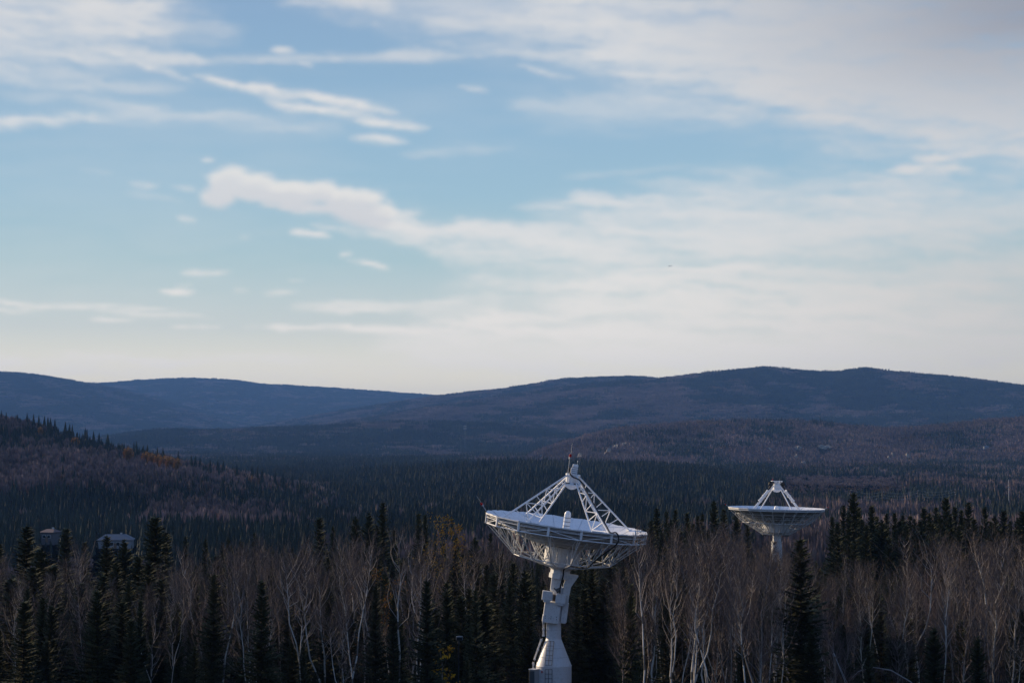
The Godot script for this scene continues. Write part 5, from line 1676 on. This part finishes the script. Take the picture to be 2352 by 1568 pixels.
	var sp := []
	for k in 3:
		fs = Shape.new()
		far_spruce(fs, Vector3.ZERO, 10.0, 1.25, g2, 11, 7, 0.5)
		for i in fs.c.size(): fs.c[i] = Color(0.04, 0.046, 0.034) * fs.c[i].r
		var ts := Shape.new()
		ts.col = Color(0.06, 0.05, 0.04)
		ts.tube(Vector3(0, -0.5, 0), Vector3(0, 2.0, 0), 0.15, 0.12, 5)
		sp.append({"t": ts.mesh(M.plant), "c": fs.mesh(M.plant)})
	for a in [[3, 940], [14, 944], [62, 934], [77, 940], [89, 942], [102, 942], [110, 950], [116, 948], [126, 955], [160, 953], [166, 968], [196, 970], [200, 974], [215, 978], [228, 984], [248, 982], [308, 990], [314, 992], [330, 994], [339, 990], [375, 1004], [362, 1008], [410, 1014], [440, 1018], [449, 1020], [460, 1024], [483, 1020], [501, 1022], [514, 1028], [545, 1036], [580, 1046], [592, 1046], [602, 1048], [633, 1062], [650, 1068], [672, 1078], [690, 1086], [40, 950], [150, 962]]:
		var d := along(HILLS.near_hill.d, a[0]) - g2.randf_range(0.0, 40.0)
		var px: float = (a[0] - 1176.0) / F * d
		var y := land_y(px, -d)
		var h: float = EYE.y - (a[1] - ROW) / F * d - y
		h = clampf(h, 7.0, 15.0)
		var o := thing("hillside_spruce", size_word(h - 1.0) + "pointed dark spruce standing out along the crest of the near hillside", "spruce", Vector3(px, y - 0.2, -d), "spruces on the crest of the near hillside")
		o.rotation.y = g2.randf() * TAU
		var q := h / 10.0
		o.scale = Vector3(q * g2.randf_range(0.85, 1.1), q, q * g2.randf_range(0.85, 1.1))
		var m: Dictionary = sp[g2.randi() % 3]
		for e in [["trunk", "t"], ["crown", "c"]]:
			var mi := MeshInstance3D.new()
			mi.name = e[0]
			mi.mesh = m[e[1]]
			o.add_child(mi)
	var ob := Shape.new()
	far_birch(ob, Vector3.ZERO, 10.0, 2.6, g2, 60)
	for i in ob.c.size(): ob.c[i] = Color(0.30, 0.145, 0.035) * ob.c[i].r
	for i in range(0, 480):
		var a := g2.randf() * TAU
		var r := 2.6 * sqrt(g2.randf())
		var p := Vector3(cos(a) * r, 10.0 * g2.randf_range(0.3, 0.98) * (1.0 - 0.2 * r / 2.6), sin(a) * r)
		ob.col = Color(0.46, 0.23, 0.05) * g2.randf_range(0.5, 1.2)
		ob.tri(p, p + Vector3(g2.randf_range(-0.3, 0.3), 0.3, g2.randf_range(-0.3, 0.3)), p + Vector3(0.25, g2.randf_range(-0.2, 0.2), 0.2))
	var om := ob.mesh(M.plant)
	var ot := Shape.new()
	ot.col = Color(0.3, 0.27, 0.24)
	ot.tube(Vector3(0, -0.5, 0), Vector3(0, 7, 0), 0.12, 0.04, 5)
	var otm := ot.mesh(M.plant)
	for a in [[173, 1003, 1.15, "golden"], [93, 1010, 0.7, "orange"], [295, 1016, 1.0, "orange"], [336, 1022, 0.9, "orange"], [349, 1024, 0.8, "orange"], [364, 1019, 0.9, "orange"], [379, 1012, 1.1, "orange"], [392, 1014, 1.0, "orange"], [408, 1024, 0.7, "orange"]]:
		var d := along(HILLS.near_hill.d, a[0]) - 90.0
		var px: float = (a[0] - 1176.0) / F * d
		var y := land_y(px, -d)
		var top: float = EYE.y - (a[1] - ROW) / F * d
		var o := thing("autumn_birch", "birch still in golden leaf high on the near hillside" if a[3] == "golden" else "birch in orange leaf near the crest of the near hillside", "birch", Vector3(px, y - 0.2, -d), "orange birches on the near hillside")
		var q := clampf((top - y) / 10.0, 1.05, 1.45)
		o.scale = Vector3(a[2] * q, q, a[2] * q)
		for e in [["trunk", otm], ["crown", om]]:
			var mi := MeshInstance3D.new()
			mi.name = e[0]
			mi.mesh = e[1]
			o.add_child(mi)

# ------------------------------------------------------------------
func _ready() -> void:
	rng.seed = 4
	for p in [[n_ground, 1, 0.004, 4], [n_patch, 2, 0.006, 3], [n_fine, 3, 0.012, 3]]:
		p[0].seed = p[1]
		p[0].noise_type = FastNoiseLite.TYPE_SIMPLEX_SMOOTH
		p[0].frequency = p[2]
		p[0].fractal_octaves = p[3]
	var cam := Camera3D.new()
	cam.name = "camera"
	cam.fov = rad_to_deg(2.0 * atan(784.0 / F))
	cam.position = EYE
	cam.rotation.x = atan((ROW - 784.0) / F)
	cam.near = 0.5
	cam.far = 60000.0
	cam.current = true
	add_child(cam)
	var env := Environment.new()
	env.background_mode = Environment.BG_SKY
	env.sky = make_sky()
	env.tonemap_mode = Environment.TONE_MAPPER_LINEAR
	env.tonemap_exposure = 1.0
	env.fog_enabled = true
	env.fog_density = 0.000048
	env.fog_light_color = Color(0.50, 0.72, 1.0)
	env.sdfgi_enabled = true
	env.ssao_enabled = true
	env.ssil_enabled = true
	var we := WorldEnvironment.new()
	we.name = "environment"
	we.environment = env
	add_child(we)
	var sun := DirectionalLight3D.new()
	sun.name = "sun"
	var saz := deg_to_rad(51.0)
	var sel := deg_to_rad(17.0)
	var to_sun := Vector3(-sin(saz) * cos(sel), sin(sel), -cos(saz) * cos(sel))
	sun.look_at_from_position(Vector3.ZERO, -to_sun)
	sun.light_color = Color(1.0, 0.89, 0.74)
	sun.light_energy = 1.6
	sun.light_angular_distance = 0.5
	sun.shadow_enabled = true
	add_child(sun)
	make_materials()
	make_land()
	print("land ", Time.get_ticks_msec())
	near_dish()
	far_dish()
	make_far_things()
	print("dishes ", Time.get_ticks_msec())
	make_wood()
	print("wood ", Time.get_ticks_msec())
	make_far_woods()
	print("done ", Time.get_ticks_msec())
